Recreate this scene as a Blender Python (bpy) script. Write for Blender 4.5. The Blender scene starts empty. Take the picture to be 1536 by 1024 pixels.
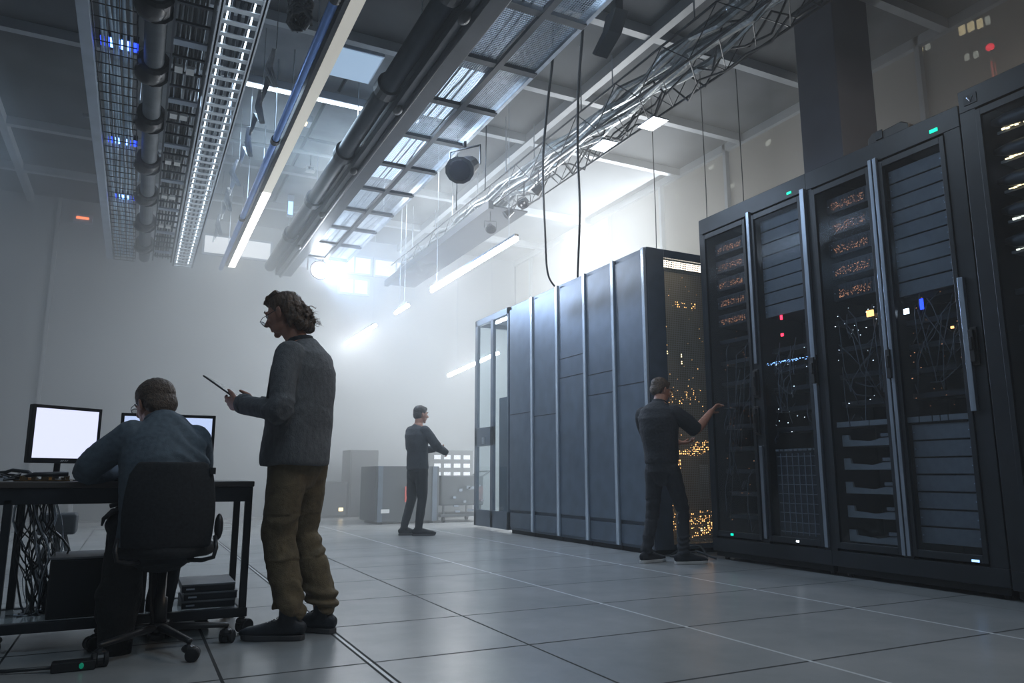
import bpy, math, random
from mathutils import Vector, Matrix, noise, Euler
V = Vector
PI = math.pi
scene = bpy.context.scene
C = scene.collection
R_ = V((.894, -.447, 0)); F_ = V((.447, .894, 0))      # right and forward of the viewpoint on the floor

# ------------------------------------------------------------------ materials
def mat(name, col, rough=.6, metal=0., noise_s=0., amt=0., bump=0., bump_s=40., emit=None, estr=0., spec=.5, stretch=(1, 1, 1)):
    m = bpy.data.materials.new(name); m.use_nodes = True
    nt = m.node_tree; b = nt.nodes['Principled BSDF']
    b.inputs['Base Color'].default_value = (*col, 1)
    b.inputs['Roughness'].default_value = rough
    b.inputs['Metallic'].default_value = metal
    b.inputs['Specular IOR Level'].default_value = spec
    if emit:
        b.inputs['Emission Color'].default_value = (*emit, 1)
        b.inputs['Emission Strength'].default_value = estr
    if noise_s or bump:
        tc = nt.nodes.new('ShaderNodeTexCoord'); mp = nt.nodes.new('ShaderNodeMapping')
        mp.inputs['Scale'].default_value = stretch
        nt.links.new(tc.outputs['Object'], mp.inputs[0])
    if noise_s:
        n = nt.nodes.new('ShaderNodeTexNoise'); n.inputs['Scale'].default_value = noise_s; n.inputs['Detail'].default_value = 6
        nt.links.new(mp.outputs[0], n.inputs['Vector'])
        r = nt.nodes.new('ShaderNodeValToRGB')
        r.color_ramp.elements[0].position = .3; r.color_ramp.elements[1].position = .7
        r.color_ramp.elements[0].color = (*[c * (1 - amt) for c in col], 1)
        r.color_ramp.elements[1].color = (*[min(1, c * (1 + amt)) for c in col], 1)
        nt.links.new(n.outputs['Fac'], r.inputs[0]); nt.links.new(r.outputs[0], b.inputs['Base Color'])
    if bump:
        n2 = nt.nodes.new('ShaderNodeTexNoise'); n2.inputs['Scale'].default_value = bump_s; n2.inputs['Detail'].default_value = 4
        nt.links.new(mp.outputs[0], n2.inputs['Vector'])
        bp = nt.nodes.new('ShaderNodeBump'); bp.inputs['Strength'].default_value = bump; bp.inputs['Distance'].default_value = .01
        nt.links.new(n2.outputs['Fac'], bp.inputs['Height']); nt.links.new(bp.outputs[0], b.inputs['Normal'])
    return m

def emis(name, col, s):
    return mat(name, (.02, .02, .02), .5, emit=col, estr=s)

def glassmat(name, tint=(.6, .7, .75), transp=.8, rough=.05, diffuse=0., dcol=(.5, .5, .5)):
    m = bpy.data.materials.new(name); m.use_nodes = True
    nt = m.node_tree; nt.nodes.clear(); o = nt.nodes.new('ShaderNodeOutputMaterial')
    t = nt.nodes.new('ShaderNodeBsdfTransparent'); t.inputs[0].default_value = (*tint, 1)
    g = nt.nodes.new('ShaderNodeBsdfGlossy'); g.inputs['Roughness'].default_value = rough; g.inputs[0].default_value = (.8, .85, .9, 1)
    fr = nt.nodes.new('ShaderNodeFresnel'); fr.inputs[0].default_value = 1.5
    mx = nt.nodes.new('ShaderNodeMixShader')
    ge = nt.nodes.new('ShaderNodeNewGeometry'); iv = nt.nodes.new('ShaderNodeMath'); iv.operation = 'SUBTRACT'; iv.inputs[0].default_value = 1; nt.links.new(ge.outputs['Backfacing'], iv.inputs[1])
    ml = nt.nodes.new('ShaderNodeMath'); ml.operation = 'MULTIPLY'; nt.links.new(fr.outputs[0], ml.inputs[0]); nt.links.new(iv.outputs[0], ml.inputs[1])
    nt.links.new(ml.outputs[0], mx.inputs[0]); nt.links.new(t.outputs[0], mx.inputs[1]); nt.links.new(g.outputs[0], mx.inputs[2])
    last = mx
    if diffuse:
        d = nt.nodes.new('ShaderNodeBsdfDiffuse'); d.inputs[0].default_value = (*dcol, 1)
        m2 = nt.nodes.new('ShaderNodeMixShader'); m2.inputs[0].default_value = diffuse
        nt.links.new(mx.outputs[0], m2.inputs[1]); nt.links.new(d.outputs[0], m2.inputs[2]); last = m2
    nt.links.new(last.outputs[0], o.inputs[0])
    return m

def perfmat(name, col, scale=55.):
    # punched sheet metal: round holes cut through as a pattern of the sheet
    m = bpy.data.materials.new(name); m.use_nodes = True
    nt = m.node_tree; b = nt.nodes['Principled BSDF']; o = nt.nodes['Material Output']
    b.inputs['Base Color'].default_value = (*col, 1); b.inputs['Roughness'].default_value = .5
    t = nt.nodes.new('ShaderNodeBsdfTransparent'); mx = nt.nodes.new('ShaderNodeMixShader')
    tc = nt.nodes.new('ShaderNodeTexCoord'); sx = nt.nodes.new('ShaderNodeSeparateXYZ'); nt.links.new(tc.outputs['Object'], sx.inputs[0])
    outs = []
    for k in (0, 2):
        a = nt.nodes.new('ShaderNodeMath'); a.operation = 'MULTIPLY'; a.inputs[1].default_value = scale; nt.links.new(sx.outputs[k], a.inputs[0])
        f = nt.nodes.new('ShaderNodeMath'); f.operation = 'FRACT'; nt.links.new(a.outputs[0], f.inputs[0])
        g = nt.nodes.new('ShaderNodeMath'); g.operation = 'SUBTRACT'; g.inputs[1].default_value = .5; nt.links.new(f.outputs[0], g.inputs[0])
        q = nt.nodes.new('ShaderNodeMath'); q.operation = 'POWER'; q.inputs[1].default_value = 2; nt.links.new(g.outputs[0], q.inputs[0])
        outs.append(q)
    s = nt.nodes.new('ShaderNodeMath'); s.operation = 'ADD'; nt.links.new(outs[0].outputs[0], s.inputs[0]); nt.links.new(outs[1].outputs[0], s.inputs[1])
    l = nt.nodes.new('ShaderNodeMath'); l.operation = 'LESS_THAN'; l.inputs[1].default_value = .15; nt.links.new(s.outputs[0], l.inputs[0])
    nt.links.new(l.outputs[0], mx.inputs[0]); nt.links.new(b.outputs[0], mx.inputs[1]); nt.links.new(t.outputs[0], mx.inputs[2])
    nt.links.new(mx.outputs[0], o.inputs[0])
    return m

M = dict(
    black=mat('black_metal', (.018, .022, .028), .42, .3, 8, .25),
    rack=mat('rack_paint', (.015, .020, .027), .38, .2, 5, .2),
    rackin=mat('rack_inner', (.008, .010, .013), .7),
    panelgrey=mat('blank_panel_grey', (.13, .14, .155), .55, 0, 20, .12),
    shelfgrey=mat('shelf_grey', (.17, .18, .19), .5, 0, 15, .12),
    silver=mat('brushed_aluminium', (.30, .35, .42), .32, .85, 30, .15, stretch=(1, 1, .1)),
    cab=mat('cabinet_slate', (.085, .115, .155), .38, .25, 6, .15),
    cabpost=mat('cabinet_post', (.50, .58, .68), .26, .6, 20, .1, stretch=(1, 1, .1)),
    glassdark=glassmat('smoked_glass', (.86, .90, .94), rough=.12),
    glass=glassmat('clear_glass', (.85, .9, .92), rough=.03),
    dusty=glassmat('dusty_glass', (.85, .88, .9), rough=.15, diffuse=.62, dcol=(.50, .48, .44)),
    concrete=mat('painted_concrete', (.30, .32, .34), .8, 0, 2, .12, .15, 60),
    wallpaint=mat('pale_wall_paint', (.27, .305, .33), .85, 0, 1.2, .08),
    ceil=mat('ceiling_paint', (.085, .095, .105), .85, 0, 1.5, .25),
    ceilpanel=mat('ceiling_panel', (.16, .18, .20), .7, 0, 3, .2),
    beam=mat('beam_paint', (.28, .31, .34), .5, 0, 6, .08),
    pillar=mat('pillar_paint', (.075, .085, .11), .7, 0, 2, .15),
    steel=mat('zinc_steel', (.45, .50, .56), .3, .9, 10, .15),
    brightrung=mat('bright_rung', (.80, .86, .92), .25, .4),
    chrome=mat('polished_steel', (.75, .80, .88), .14, 1.),
    railpaint=mat('rail_paint', (.36, .42, .50), .45, .3, 5, .1),
    duct=mat('dark_duct', (.024, .032, .044), .42, .3, 4, .25),
    bluelit=mat('blue_light_paint', (.22, .38, .80), .3, .5, 4, .15),
    beige=mat('warm_white_diffuser', (.72, .70, .62), .5),
    foil=mat('crumpled_foil', (.34, .37, .39), .28, .95, 6, .3, 1., 30),
    cablesheath=mat('cable_sheath', (.03, .035, .04), .45),
    greycable=mat('grey_cable', (.20, .22, .25), .45),
    patchcord=mat('patch_cord', (.055, .065, .08), .5),
    palecable=mat('pale_blue_cable', (.42, .55, .68), .4, 0, 8, .3),
    pipegrey=mat('grey_pipe', (.10, .115, .13), .6, 0, 5, .25),
    skin=mat('skin', (.36, .17, .115), .55, 0, 30, .1, .1, 200),
    hairbrown=mat('brown_hair', (.075, .040, .020), .45, 0, 60, .5, .8, 120, stretch=(1, 1, .25)),
    hairdark=mat('dark_hair', (.012, .010, .010), .5, 0, 60, .5, .8, 120),
    hairgrey=mat('greying_brown_hair', (.07, .045, .03), .6, 0, 80, .5, .8, 150),
    jacket=mat('grey_linen', (.105, .11, .118), .88, 0, 60, .2, .5, 300, stretch=(1, 1, .35)),
    shirtnavy=mat('dark_shirt', (.009, .012, .018), .8, 0, 40, .2, .3, 250),
    shirtblue=mat('slate_blue_shirt', (.085, .115, .145), .85, 0, 40, .15, .3, 250),
    khaki=mat('olive_khaki_cotton', (.115, .085, .045), .85, 0, 25, .25, .4, 200),
    jeans=mat('dark_denim', (.008, .011, .017), .85, 0, 40, .25, .3, 300),
    sweater=mat('charcoal_knit', (.03, .038, .048), .9, 0, 40, .2, .4, 200),
    boot=mat('navy_boot_leather', (.016, .020, .028), .55, 0, 20, .3, .2, 120),
    sole=mat('rubber_sole', (.05, .05, .055), .7),
    paleSole=mat('pale_sole', (.5, .5, .5), .7),
    chairfab=mat('charcoal_upholstery', (.018, .020, .024), .9, 0, 80, .3, .4, 400),
    plastic=mat('black_plastic', (.012, .013, .016), .4),
    desktop=mat('dark_desktop', (.06, .05, .045), .45, 0, 12, .3, stretch=(.2, 1, 1)),
    bag=mat('black_nylon', (.006, .007, .009), .7, 0, 20, .3, .6, 60),
    crate=mat('grey_crate', (.03, .038, .046), .7, 0, 4, .15),
    frost=glassmat('glass_shelf', (.75, .8, .82), rough=.1, diffuse=.25, dcol=(.3, .33, .34)),
    white=mat('white_plastic', (.6, .62, .62), .5),
    night=mat('night_facade', (.03, .03, .035), .8),
    red_e=emis('red_glow', (1, .02, .05), 6),
    redmast=emis('red_lit_mast', (1, .12, .08), 1.2),
    orange_e=emis('orange_led', (1, .5, .16), 3.),
    orange_dim=emis('copper_glow', (1, .42, .2), 1.0),
    white_e=emis('white_led', (.8, .9, 1), 5),
    green_e=emis('green_led', (.0, 1., .55), 1.5),
    blue_e=emis('blue_led', (.02, .06, 1), 3),
    bluelamp=emis('blue_lamp', (.16, .36, 1), 7.),
    paleblue_e=emis('pale_blue_led', (.25, .5, 1), 3),
    warm_win=emis('warm_window', (1, .78, .42), 3.),
    pale_win=emis('pale_window', (.9, .9, .75), 1.6),
    strip=emis('strip_light_glow', (.95, .97, 1), 40.),
    strip2=emis('linear_light_glow', (1, .95, .88), 4.5),
    strip3=emis('crosswise_light_glow', (.80, .90, 1), 3.5),
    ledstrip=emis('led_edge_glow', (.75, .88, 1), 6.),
    panelglow=emis('lit_ceiling_panel', (.6, .78, 1), 2.2),
    skypanel=emis('bright_window', (.85, .93, 1), 1.0),
    warmstrip=emis('warm_strip', (1, .85, .66), 7),
    screen=emis('screen_glow', (.70, .74, 1.0), 1.15),
    screen2=emis('screen_glow_blue', (.55, .68, 1.0), .95),
    spotlens=emis('spot_lens', (.8, .9, 1), 60.),
    lens=mat('dark_lens', (.01, .01, .015), .1),
    skinlens=glassmat('spectacle_glass', (.8, .8, .8), rough=.02),
    pcb=mat('circuit_board', (.10, .06, .02), .4, .3, 40, .6),
)

# ------------------------------------------------------------------ objects
ROOTM = {}
def setp(o, label=None, cat=None, group=None, kind=None):
    if label: o['label'] = label
    if cat: o['category'] = cat
    if group: o['group'] = group
    if kind: o['kind'] = kind
    return o

def thing(name, label, cat, loc=(0, 0, 0), rz=0., group=None):
    o = bpy.data.objects.new(name, None); C.objects.link(o)
    o.empty_display_size = .1
    o.location = loc; o.rotation_euler = (0, 0, rz)
    ROOTM[o] = Matrix.Translation(V(loc)) @ Matrix.Rotation(rz, 4, 'Z')
    return setp(o, label, cat, group)

class MB:
    def __init__(s): s.v = []; s.f = []; s.m = []; s.cur = 0
    def add(s, vs, fs):
        k = len(s.v); s.v += [V(p) for p in vs]
        for f in fs: s.f.append([i + k for i in f]); s.m.append(s.cur)
        return s
    def box(s, a, b, rot=None, piv=None):
        (x0, y0, z0), (x1, y1, z1) = a, b
        vs = [V((x, y, z)) for z in (z0, z1) for y in (y0, y1) for x in (x0, x1)]
        if rot is not None:
            c = V(piv) if piv is not None else (V(a) + V(b)) / 2
            vs = [rot @ (p - c) + c for p in vs]
        return s.add(vs, [(0, 2, 3, 1), (4, 5, 7, 6), (0, 1, 5, 4), (2, 6, 7, 3), (0, 4, 6, 2), (1, 3, 7, 5)])
    def tube(s, pts, r, n=8, close=True):
        return s.loft([V(p) for p in pts], [(q, q) for q in (r if isinstance(r, (list, tuple)) else [r] * len(pts))], n=n)
    def loft(s, pts, rad, side=None, n=14, round0=False, round1=False, tan=None):
        pts = [V(p) for p in pts]; rad = [(q, q) if not isinstance(q, (tuple, list)) else q for q in rad]
        if round0:
            t = (pts[0] - pts[1]).normalized(); q = min(rad[0]); base = pts[0].copy(); r0 = rad[0]
            for a in (.5, .86):
                pts.insert(0, base + t * q * a); w = math.sqrt(1 - a * a); rad.insert(0, (r0[0] * w, r0[1] * w))
        if round1:
            t = (pts[-1] - pts[-2]).normalized(); q = min(rad[-1]); base = pts[-1].copy(); r0 = rad[-1]
            for a in (.5, .86):
                pts.append(base + t * q * a); w = math.sqrt(1 - a * a); rad.append((r0[0] * w, r0[1] * w))
        N = len(pts); vs = []; fs = []; prev = None
        for i, p in enumerate(pts):
            t = (pts[min(i + 1, N - 1)] - pts[max(i - 1, 0)])
            if t.length < 1e-9: t = V((0, 0, 1))
            t.normalize()
            if tan is not None: t = V(tan[i] if isinstance(tan, list) else tan).normalized()
            sd = V(side[i] if isinstance(side, list) else side) if side is not None else (prev if prev is not None else (V((1, 0, 0)) if abs(t.x) < .9 else V((0, 1, 0))))
            sd = sd - t * sd.dot(t)
            if sd.length < 1e-6: sd = t.orthogonal()
            sd.normalize(); prev = sd; o = t.cross(sd)
            for k in range(n):
                a = 2 * PI * k / n
                vs.append(p + sd * math.cos(a) * rad[i][0] + o * math.sin(a) * rad[i][1])
        for i in range(N - 1):
            for k in range(n):
                fs.append((i * n + k, i * n + (k + 1) % n, (i + 1) * n + (k + 1) % n, (i + 1) * n + k))
        fs.append(tuple(reversed(range(n)))); fs.append(tuple(range((N - 1) * n, N * n)))
        return s.add(vs, fs)
    def ell(s, c, r, rot=None, n=16, m=10):
        vs = []; fs = []; c = V(c)
        for j in range(m + 1):
            th = PI * j / m
            for k in range(n):
                a = 2 * PI * k / n
                p = V((r[0] * math.sin(th) * math.cos(a), r[1] * math.sin(th) * math.sin(a), r[2] * math.cos(th)))
                vs.append(c + (rot @ p if rot is not None else p))
        for j in range(m):
            for k in range(n):
                fs.append((j * n + k, (j + 1) * n + k, (j + 1) * n + (k + 1) % n, j * n + (k + 1) % n))
        return s.add(vs, fs)
    def prism(s, prof, axis, a, b):
        # prof: list of 2-D points in the plane normal to axis
        n = len(prof); vs = []
        for t in (a, b):
            for (u, w) in prof:
                vs.append({'x': (t, u, w), 'y': (u, t, w), 'z': (u, w, t)}[axis])
        fs = [tuple(range(n)), tuple(reversed(range(n, 2 * n)))] + [(k, k + n, (k + 1) % n + n, (k + 1) % n) for k in range(n)]
        return s.add(vs, fs)
    def xf(s, mtx):
        s.v = [mtx @ p for p in s.v]; return s
    def build(s, name, m, parent=None, bev=0., smooth=False, local=False, **props):
        me = bpy.data.meshes.new(name)
        vs = s.v
        if parent is not None and not local:
            r = parent
            while r.parent is not None: r = r.parent
            if r in ROOTM:
                inv = ROOTM[r].inverted(); vs = [inv @ p for p in vs]
        me.from_pydata([tuple(p) for p in vs], [], s.f)
        ms = m if isinstance(m, (list, tuple)) else [m]
        for q in ms: me.materials.append(q)
        if len(ms) > 1:
            for p, i in zip(me.polygons, s.m): p.material_index = i
        me.validate(); me.update()
        import bmesh
        bm = bmesh.new(); bm.from_mesh(me); bmesh.ops.recalc_face_normals(bm, faces=bm.faces); bm.to_mesh(me); bm.free()
        if smooth:
            for p in me.polygons: p.use_smooth = True
        o = bpy.data.objects.new(name, me); C.objects.link(o)
        if parent is not None: o.parent = parent
        if bev:
            b = o.modifiers.new('b', 'BEVEL'); b.width = bev; b.segments = 2; b.limit_method = 'ANGLE'
        return setp(o, **props)

def bx(name, a, b, m, parent=None, bev=0., **k): return MB().box(a, b).build(name, m, parent, bev, **k)
def struct(o): o['kind'] = 'structure'; return o

def organic(mb, name, m, parent, voxel=.006, smooth=4, disp=None, local=True, **props):
    """fuse overlapping closed shapes into one continuous skin"""
    tmp = mb.build('tmp_' + name, m, None)
    r = tmp.modifiers.new('r', 'REMESH'); r.mode = 'VOXEL'; r.voxel_size = voxel
    if smooth:
        q = tmp.modifiers.new('s', 'SMOOTH'); q.factor = .5; q.iterations = smooth
    dg = bpy.context.evaluated_depsgraph_get(); dg.update()
    me = bpy.data.meshes.new_from_object(tmp.evaluated_get(dg))
    bpy.data.objects.remove(tmp)
    if disp:
        me.update(); no = [v.normal.copy() for v in me.vertices]
        for v, n in zip(me.vertices, no): v.co += n * disp(v.co)
    me.materials.clear(); me.materials.append(m)
    for p in me.polygons: p.use_smooth = True
    me.update()
    o = bpy.data.objects.new(name, me); C.objects.link(o); o.parent = parent
    return setp(o, **props)

def copy_tree(o, parent=None, loc=None, **props):
    c = o.copy(); C.objects.link(c); c.parent = parent
    if loc is not None: c.location = loc
    for ch in list(o.children): copy_tree(ch, c)
    setp(c, **props)
    return c

ORD = ['topmost', 'second from the top', 'third from the top', 'fourth from the top', 'fifth from the top', 'sixth from the top', 'seventh from the top', 'eighth from the top', 'ninth from the top', 'tenth from the top', 'eleventh from the top', 'twelfth from the top']

# ------------------------------------------------------------------ the room
XL, XR, YB, YF, ZC = -5.6, 7.75, 15.4, -3.0, 5.8
def floor_material():
    m = bpy.data.materials.new('raised_floor_tiles'); m.use_nodes = True
    nt = m.node_tree; b = nt.nodes['Principled BSDF']; N = nt.nodes.new; L = nt.links.new
    tc = N('ShaderNodeTexCoord'); sx = N('ShaderNodeSeparateXYZ'); L(tc.outputs['Object'], sx.inputs[0])
    def cmp(src, val, eps):
        q = N('ShaderNodeMath'); q.operation = 'COMPARE'; L(src, q.inputs[0]); q.inputs[1].default_value = val; q.inputs[2].default_value = eps; return q.outputs[0]
    def mx(a, c):
        q = N('ShaderNodeMath'); q.operation = 'MAXIMUM'; L(a, q.inputs[0]); L(c, q.inputs[1]); return q.outputs[0]
    dark = None
    for x, e in ((1.752, .006), (.965, .006), (.993, .006), (.375, .007), (-.45, .005), (-1.27, .005), (-2.1, .005), (-3.2, .005), (4.78, .003), (5.6, .003)):
        c = cmp(sx.outputs[0], x, e); dark = c if dark is None else mx(dark, c)
    a = N('ShaderNodeMath'); a.operation = 'ADD'; L(sx.outputs[1], a.inputs[0]); a.inputs[1].default_value = 20 * .826 - 2.50 + .413
    d = N('ShaderNodeMath'); d.operation = 'MODULO'; L(a.outputs[0], d.inputs[0]); d.inputs[1].default_value = .826
    dark = mx(dark, cmp(d.outputs[0], .413, .008))
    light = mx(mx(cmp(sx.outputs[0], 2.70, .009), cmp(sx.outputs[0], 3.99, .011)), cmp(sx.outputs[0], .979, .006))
    n = N('ShaderNodeTexNoise'); n.inputs['Scale'].default_value = 1.3; n.inputs['Detail'].default_value = 8; n.inputs['Roughness'].default_value = .65
    L(tc.outputs['Object'], n.inputs['Vector'])
    r = N('ShaderNodeValToRGB'); r.color_ramp.elements[0].position = .25; r.color_ramp.elements[1].position = .8
    r.color_ramp.elements[0].color = (.21, .23, .24, 1); r.color_ramp.elements[1].color = (.33, .34, .345, 1)
    L(n.outputs['Fac'], r.inputs[0])
    m1 = N('ShaderNodeMix'); m1.data_type = 'RGBA'; L(dark, m1.inputs[0]); L(r.outputs[0], m1.inputs[6]); m1.inputs[7].default_value = (.015, .018, .02, 1)
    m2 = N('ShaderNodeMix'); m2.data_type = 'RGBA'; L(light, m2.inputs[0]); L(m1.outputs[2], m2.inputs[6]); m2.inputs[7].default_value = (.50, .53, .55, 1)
    L(m2.outputs[2], b.inputs['Base Color'])
    n3 = N('ShaderNodeTexNoise'); n3.inputs['Scale'].default_value = 5; n3.inputs['Detail'].default_value = 8; L(tc.outputs['Object'], n3.inputs['Vector'])
    mr = N('ShaderNodeMapRange'); mr.inputs[1].default_value = .3; mr.inputs[2].default_value = .7; mr.inputs[3].default_value = .245; mr.inputs[4].default_value = .25
    L(n3.outputs['Fac'], mr.inputs[0])
    rm = N('ShaderNodeMath'); rm.operation = 'MAXIMUM'; L(mr.outputs[0], rm.inputs[0])
    dk = N('ShaderNodeMath'); dk.operation = 'MULTIPLY'; L(dark, dk.inputs[0]); dk.inputs[1].default_value = .9; L(dk.outputs[0], rm.inputs[1])
    L(rm.outputs[0], b.inputs['Roughness'])
    n4 = N('ShaderNodeTexNoise'); n4.inputs['Scale'].default_value = 90; L(tc.outputs['Object'], n4.inputs['Vector'])
    bp = N('ShaderNodeBump'); bp.inputs['Strength'].default_value = .08; bp.inputs['Distance'].default_value = .003; L(n4.outputs['Fac'], bp.inputs['Height']); L(bp.outputs[0], b.inputs['Normal'])
    return m

struct(bx('floor', (XL, YF, -.1), (XR, YB, 0), floor_material()))
struct(bx('ceiling', (XL, YF, ZC), (XR, YB, ZC + .15), M['ceil']))
struct(bx('wall_back', (XL, YB, 0), (XR, YB + .15, ZC), M['wallpaint']))
struct(bx('wall_left', (XL - .15, YF, 0), (XL, YB, ZC), M['concrete']))
struct(bx('wall_front', (XL, YF - .15, 0), (XR, YF, ZC), M['concrete']))
struct(bx('wall_right', (XR, YF, 0), (XR + .15, YB, .9), M['concrete']))
w = bx('window_1', (XR + .05, YF, .9), (XR + .07, YB, ZC), M['dusty']); struct(w)
mul = MB()
for k in range(12): y = -2.6 + 1.6 * k - .8 + .4; mul.box((XR - .02, y - .03, .9), (XR + .05, y + .03, ZC))
mul.box((XR - .02, YF, .84), (XR + .05, YB, .92)); mul.box((XR - .02, YF, ZC - .12), (XR + .05, YB, ZC))
o = mul.build('window_frame', M['beam'], w, local=True)
struct(bx('trim_1', (-1.62, YB - .05, 0), (-1.56, YB, ZC), M['beam']))      # pale service duct on the back wall

k = 2
def beam(a, b, m='beam'):
    global k
    struct(bx('trim_%d' % k, a, b, M[m])); k += 1
for y in (1.4, 3.0, 4.65, 6.25, 7.85, 9.3, 12.05, 13.9): beam((XL, y - .05, ZC - .12), (XR, y + .05, ZC))
for x in (-4.1, -2.05, 4.9): beam((x - .05, YF, ZC - .14), (x + .05, YB, ZC - .002))
# suspended ceiling panels in the middle bay
pk = 0
for i, (x0, x1, y0, y1) in enumerate(((.9, 1.9, 9.4, 10.7), (1.95, 3.1, 9.4, 10.7), (.9, 1.9, 10.8, 11.9), (1.95, 3.1, 10.8, 11.9), (.9, 2.0, 7.95, 9.2), (2.05, 3.2, 7.95, 9.2), (-3.9, -2.2, 6.4, 7.7), (-3.9, -2.2, 9.5, 11.9), (.9, 1.9, 12.2, 13.7), (1.95, 3.1, 12.2, 13.7))):
    beam((x0, y0, ZC - .05), (x1, y1, ZC - .01), 'ceilpanel')

struct(bx('wall_pillar', (6.1, 4.8, 0), (6.65, 5.3, ZC), M['pillar'], bev=.01))

# clerestory windows high on the back wall
for i, (x0, x1, z0, z1) in enumerate(((.9, 2.15, 5.1, 5.45), (3.55, 4.25, 5.05, 5.4), (4.35, 5.3, 5.05, 5.4), (3.6, 4.2, 4.6, 4.9))):
    w = bx('window_%d' % (i + 2), (x0, YB - .02, z0), (x1, YB - .005, z1), M['skypanel']); struct(w)
    fr = MB()
    fr.box((x0 - .04, YB - .05, z0 - .04), (x1 + .04, YB, z0)); fr.box((x0 - .04, YB - .05, z1), (x1 + .04, YB, z1 + .04))
    fr.box((x0 - .04, YB - .05, z0), (x0, YB, z1)); fr.box((x1, YB - .05, z0), (x1 + .04, YB, z1)); fr.box(((x0 + x1) / 2 - .015, YB - .05, z0), ((x0 + x1) / 2 + .015, YB, z1))
    fr.build('window_frame', M['railpaint'], w, local=True)

# ------------------------------------------------------------------ the city outside
t = thing('office_building', 'dark office tower with scattered lit windows beyond the glass wall', 'building', (14, 12, -12))
bx('facade', (12.1, -6, -12), (24, 34, 16), M['night'], t)
for (y, z, w_, h_, mm) in ((7.6, 8.3, .10, .12, 'pale_win'), (7.75, 8.36, .12, .22, 'warm_win'), (6.98, 8.27, .12, .2, 'warm_win'), (6.83, 8.25, .12, .2, 'warm_win'), (6.68, 8.22, .1, .2, 'warm_win'), (6.55, 8.2, .08, .18, 'pale_win'), (6.95, 7.75, .08, .14, 'pale_win'), (6.8, 7.72, .08, .14, 'pale_win'), (11.42, 8.07, .16, .14, 'pale_win'), (13.27, 8.2, .16, .12, 'pale_win'), (12.6, 7.48, .14, .12, 'pale_win'), (10.3, 8.16, .16, .14, 'warm_win'), (7.8, 7.2, .1, .1, 'pale_win'), (9.0, 6.6, .1, .1, 'pale_win'), (20.0, 8.28, .3, .35, 'warm_win'), (22.2, 8.6, .25, .4, 'pale_win'), (15.4, 6.8, .15, .2, 'pale_win'), (14.6, 7.9, .12, .18, 'pale_win')):
    bx('lit_window', (12.06, y - w_ * .45, z - h_ * .38), (12.12, y + w_ * .35, z + h_ * .38), M[mm], t)
t = thing('radio_mast', 'red-lit lattice mast with a red beacon outside the glass wall', 'mast', (11.6, 6.3, -12))
mb = MB()
for dx in (-.04, .04): mb.box((11.6 + dx, 6.28, 5.2), (11.62 + dx, 6.30, 7.2))
for q in range(16): mb.box((11.56, 6.28, 5.25 + q * .12), (11.66, 6.30, 5.28 + q * .12))
mb.build('lattice', M['redmast'], t); bx('pole', (11.59, 6.28, -12), (11.63, 6.31, 7.4), M['night'], t)
MB().ell((11.6, 6.3, 7.45), (.06, .06, .06)).build('beacon', M['red_e'], t, smooth=True)

# ------------------------------------------------------------------ near server racks
def rand_leds(mb, x, y0, y1, z0, z1, n, rnd, s=.004):
    for _ in range(n):
        y = rnd.uniform(y0, y1); z = rnd.uniform(z0, z1); a = s * rnd.uniform(.5, 1.3)
        mb.box((x - .002, y - a * rnd.uniform(.6, 2.2), z - a * .6), (x, y + a, z + a * .6))

def handle(rack, y, z, side=1):
    mb = MB(); mb.box((-.045, -.018, -.11), (-.02, .018, .11)); mb.box((-.02, -.03, -.13), (0, .03, .13))
    mb.box((-.055, -.012, -.03), (-.045, .012, .06)); mb.xf(Matrix.Translation(V((rack[1], y, z))))
    mb.build('handle', M['plastic'], rack[0], .004)

def rack_shell(name, label, X, y0, y1, H, doors, depth=.95):
    """doors: list of (ya, yb) openings; returns (thing, X)"""
    t = thing(name, label, 'server rack', (X + depth / 2, (y0 + y1) / 2, 0))
    ox = X + .05
    mb = MB()
    mb.box((ox, y0, .10), (X + depth, y0 + .03, H)); mb.box((ox, y1 - .03, .10), (X + depth, y1, H))
    mb.box((ox, y0, H - .05), (X + depth, y1, H)); mb.box((ox, y0, .08), (X + depth, y1, .13))
    mb.box((X + depth - .03, y0, .1), (X + depth, y1, H))
    mb.build('body', M['rack'], t, .004)
    inner = MB(); inner.box((X + .6, y0 + .03, .13), (X + .62, y1 - .03, H - .05))
    inner.box((ox + .01, doors[0][0] - .06, .13), (X + .6, doors[0][0] - .03, H - .05)) if len(doors) > 1 else None
    inner.build('liner', M['rackin'], t)
    pl = MB(); pl.box((X + .03, y0 + .02, .03), (X + depth - .03, y1 - .02, .10))
    pl.build('plinth', M['rackin'], t)
    for yy in (y0 + .08, y1 - .08):
        for xx in (X + .1, X + depth - .1):
            MB().tube([(xx, yy, 0), (xx, yy, .035)], .025, 10).build('foot', M['plastic'], t)
    fr = MB()       # front frame: top and bottom rails, stiles between the door openings
    fr.box((X, y0, H - .16), (ox, y1, H)); fr.box((X, y0, .08), (ox, y1, .20))
    edges = [y0] + [q for d in sorted(doors) for q in d] + [y1]
    for a, b in zip(edges[::2], edges[1::2]): fr.box((X, a, .2), (ox, b, H - .16))
    fr.build('front_frame', M['rack'], t, .004)
    return t

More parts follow.
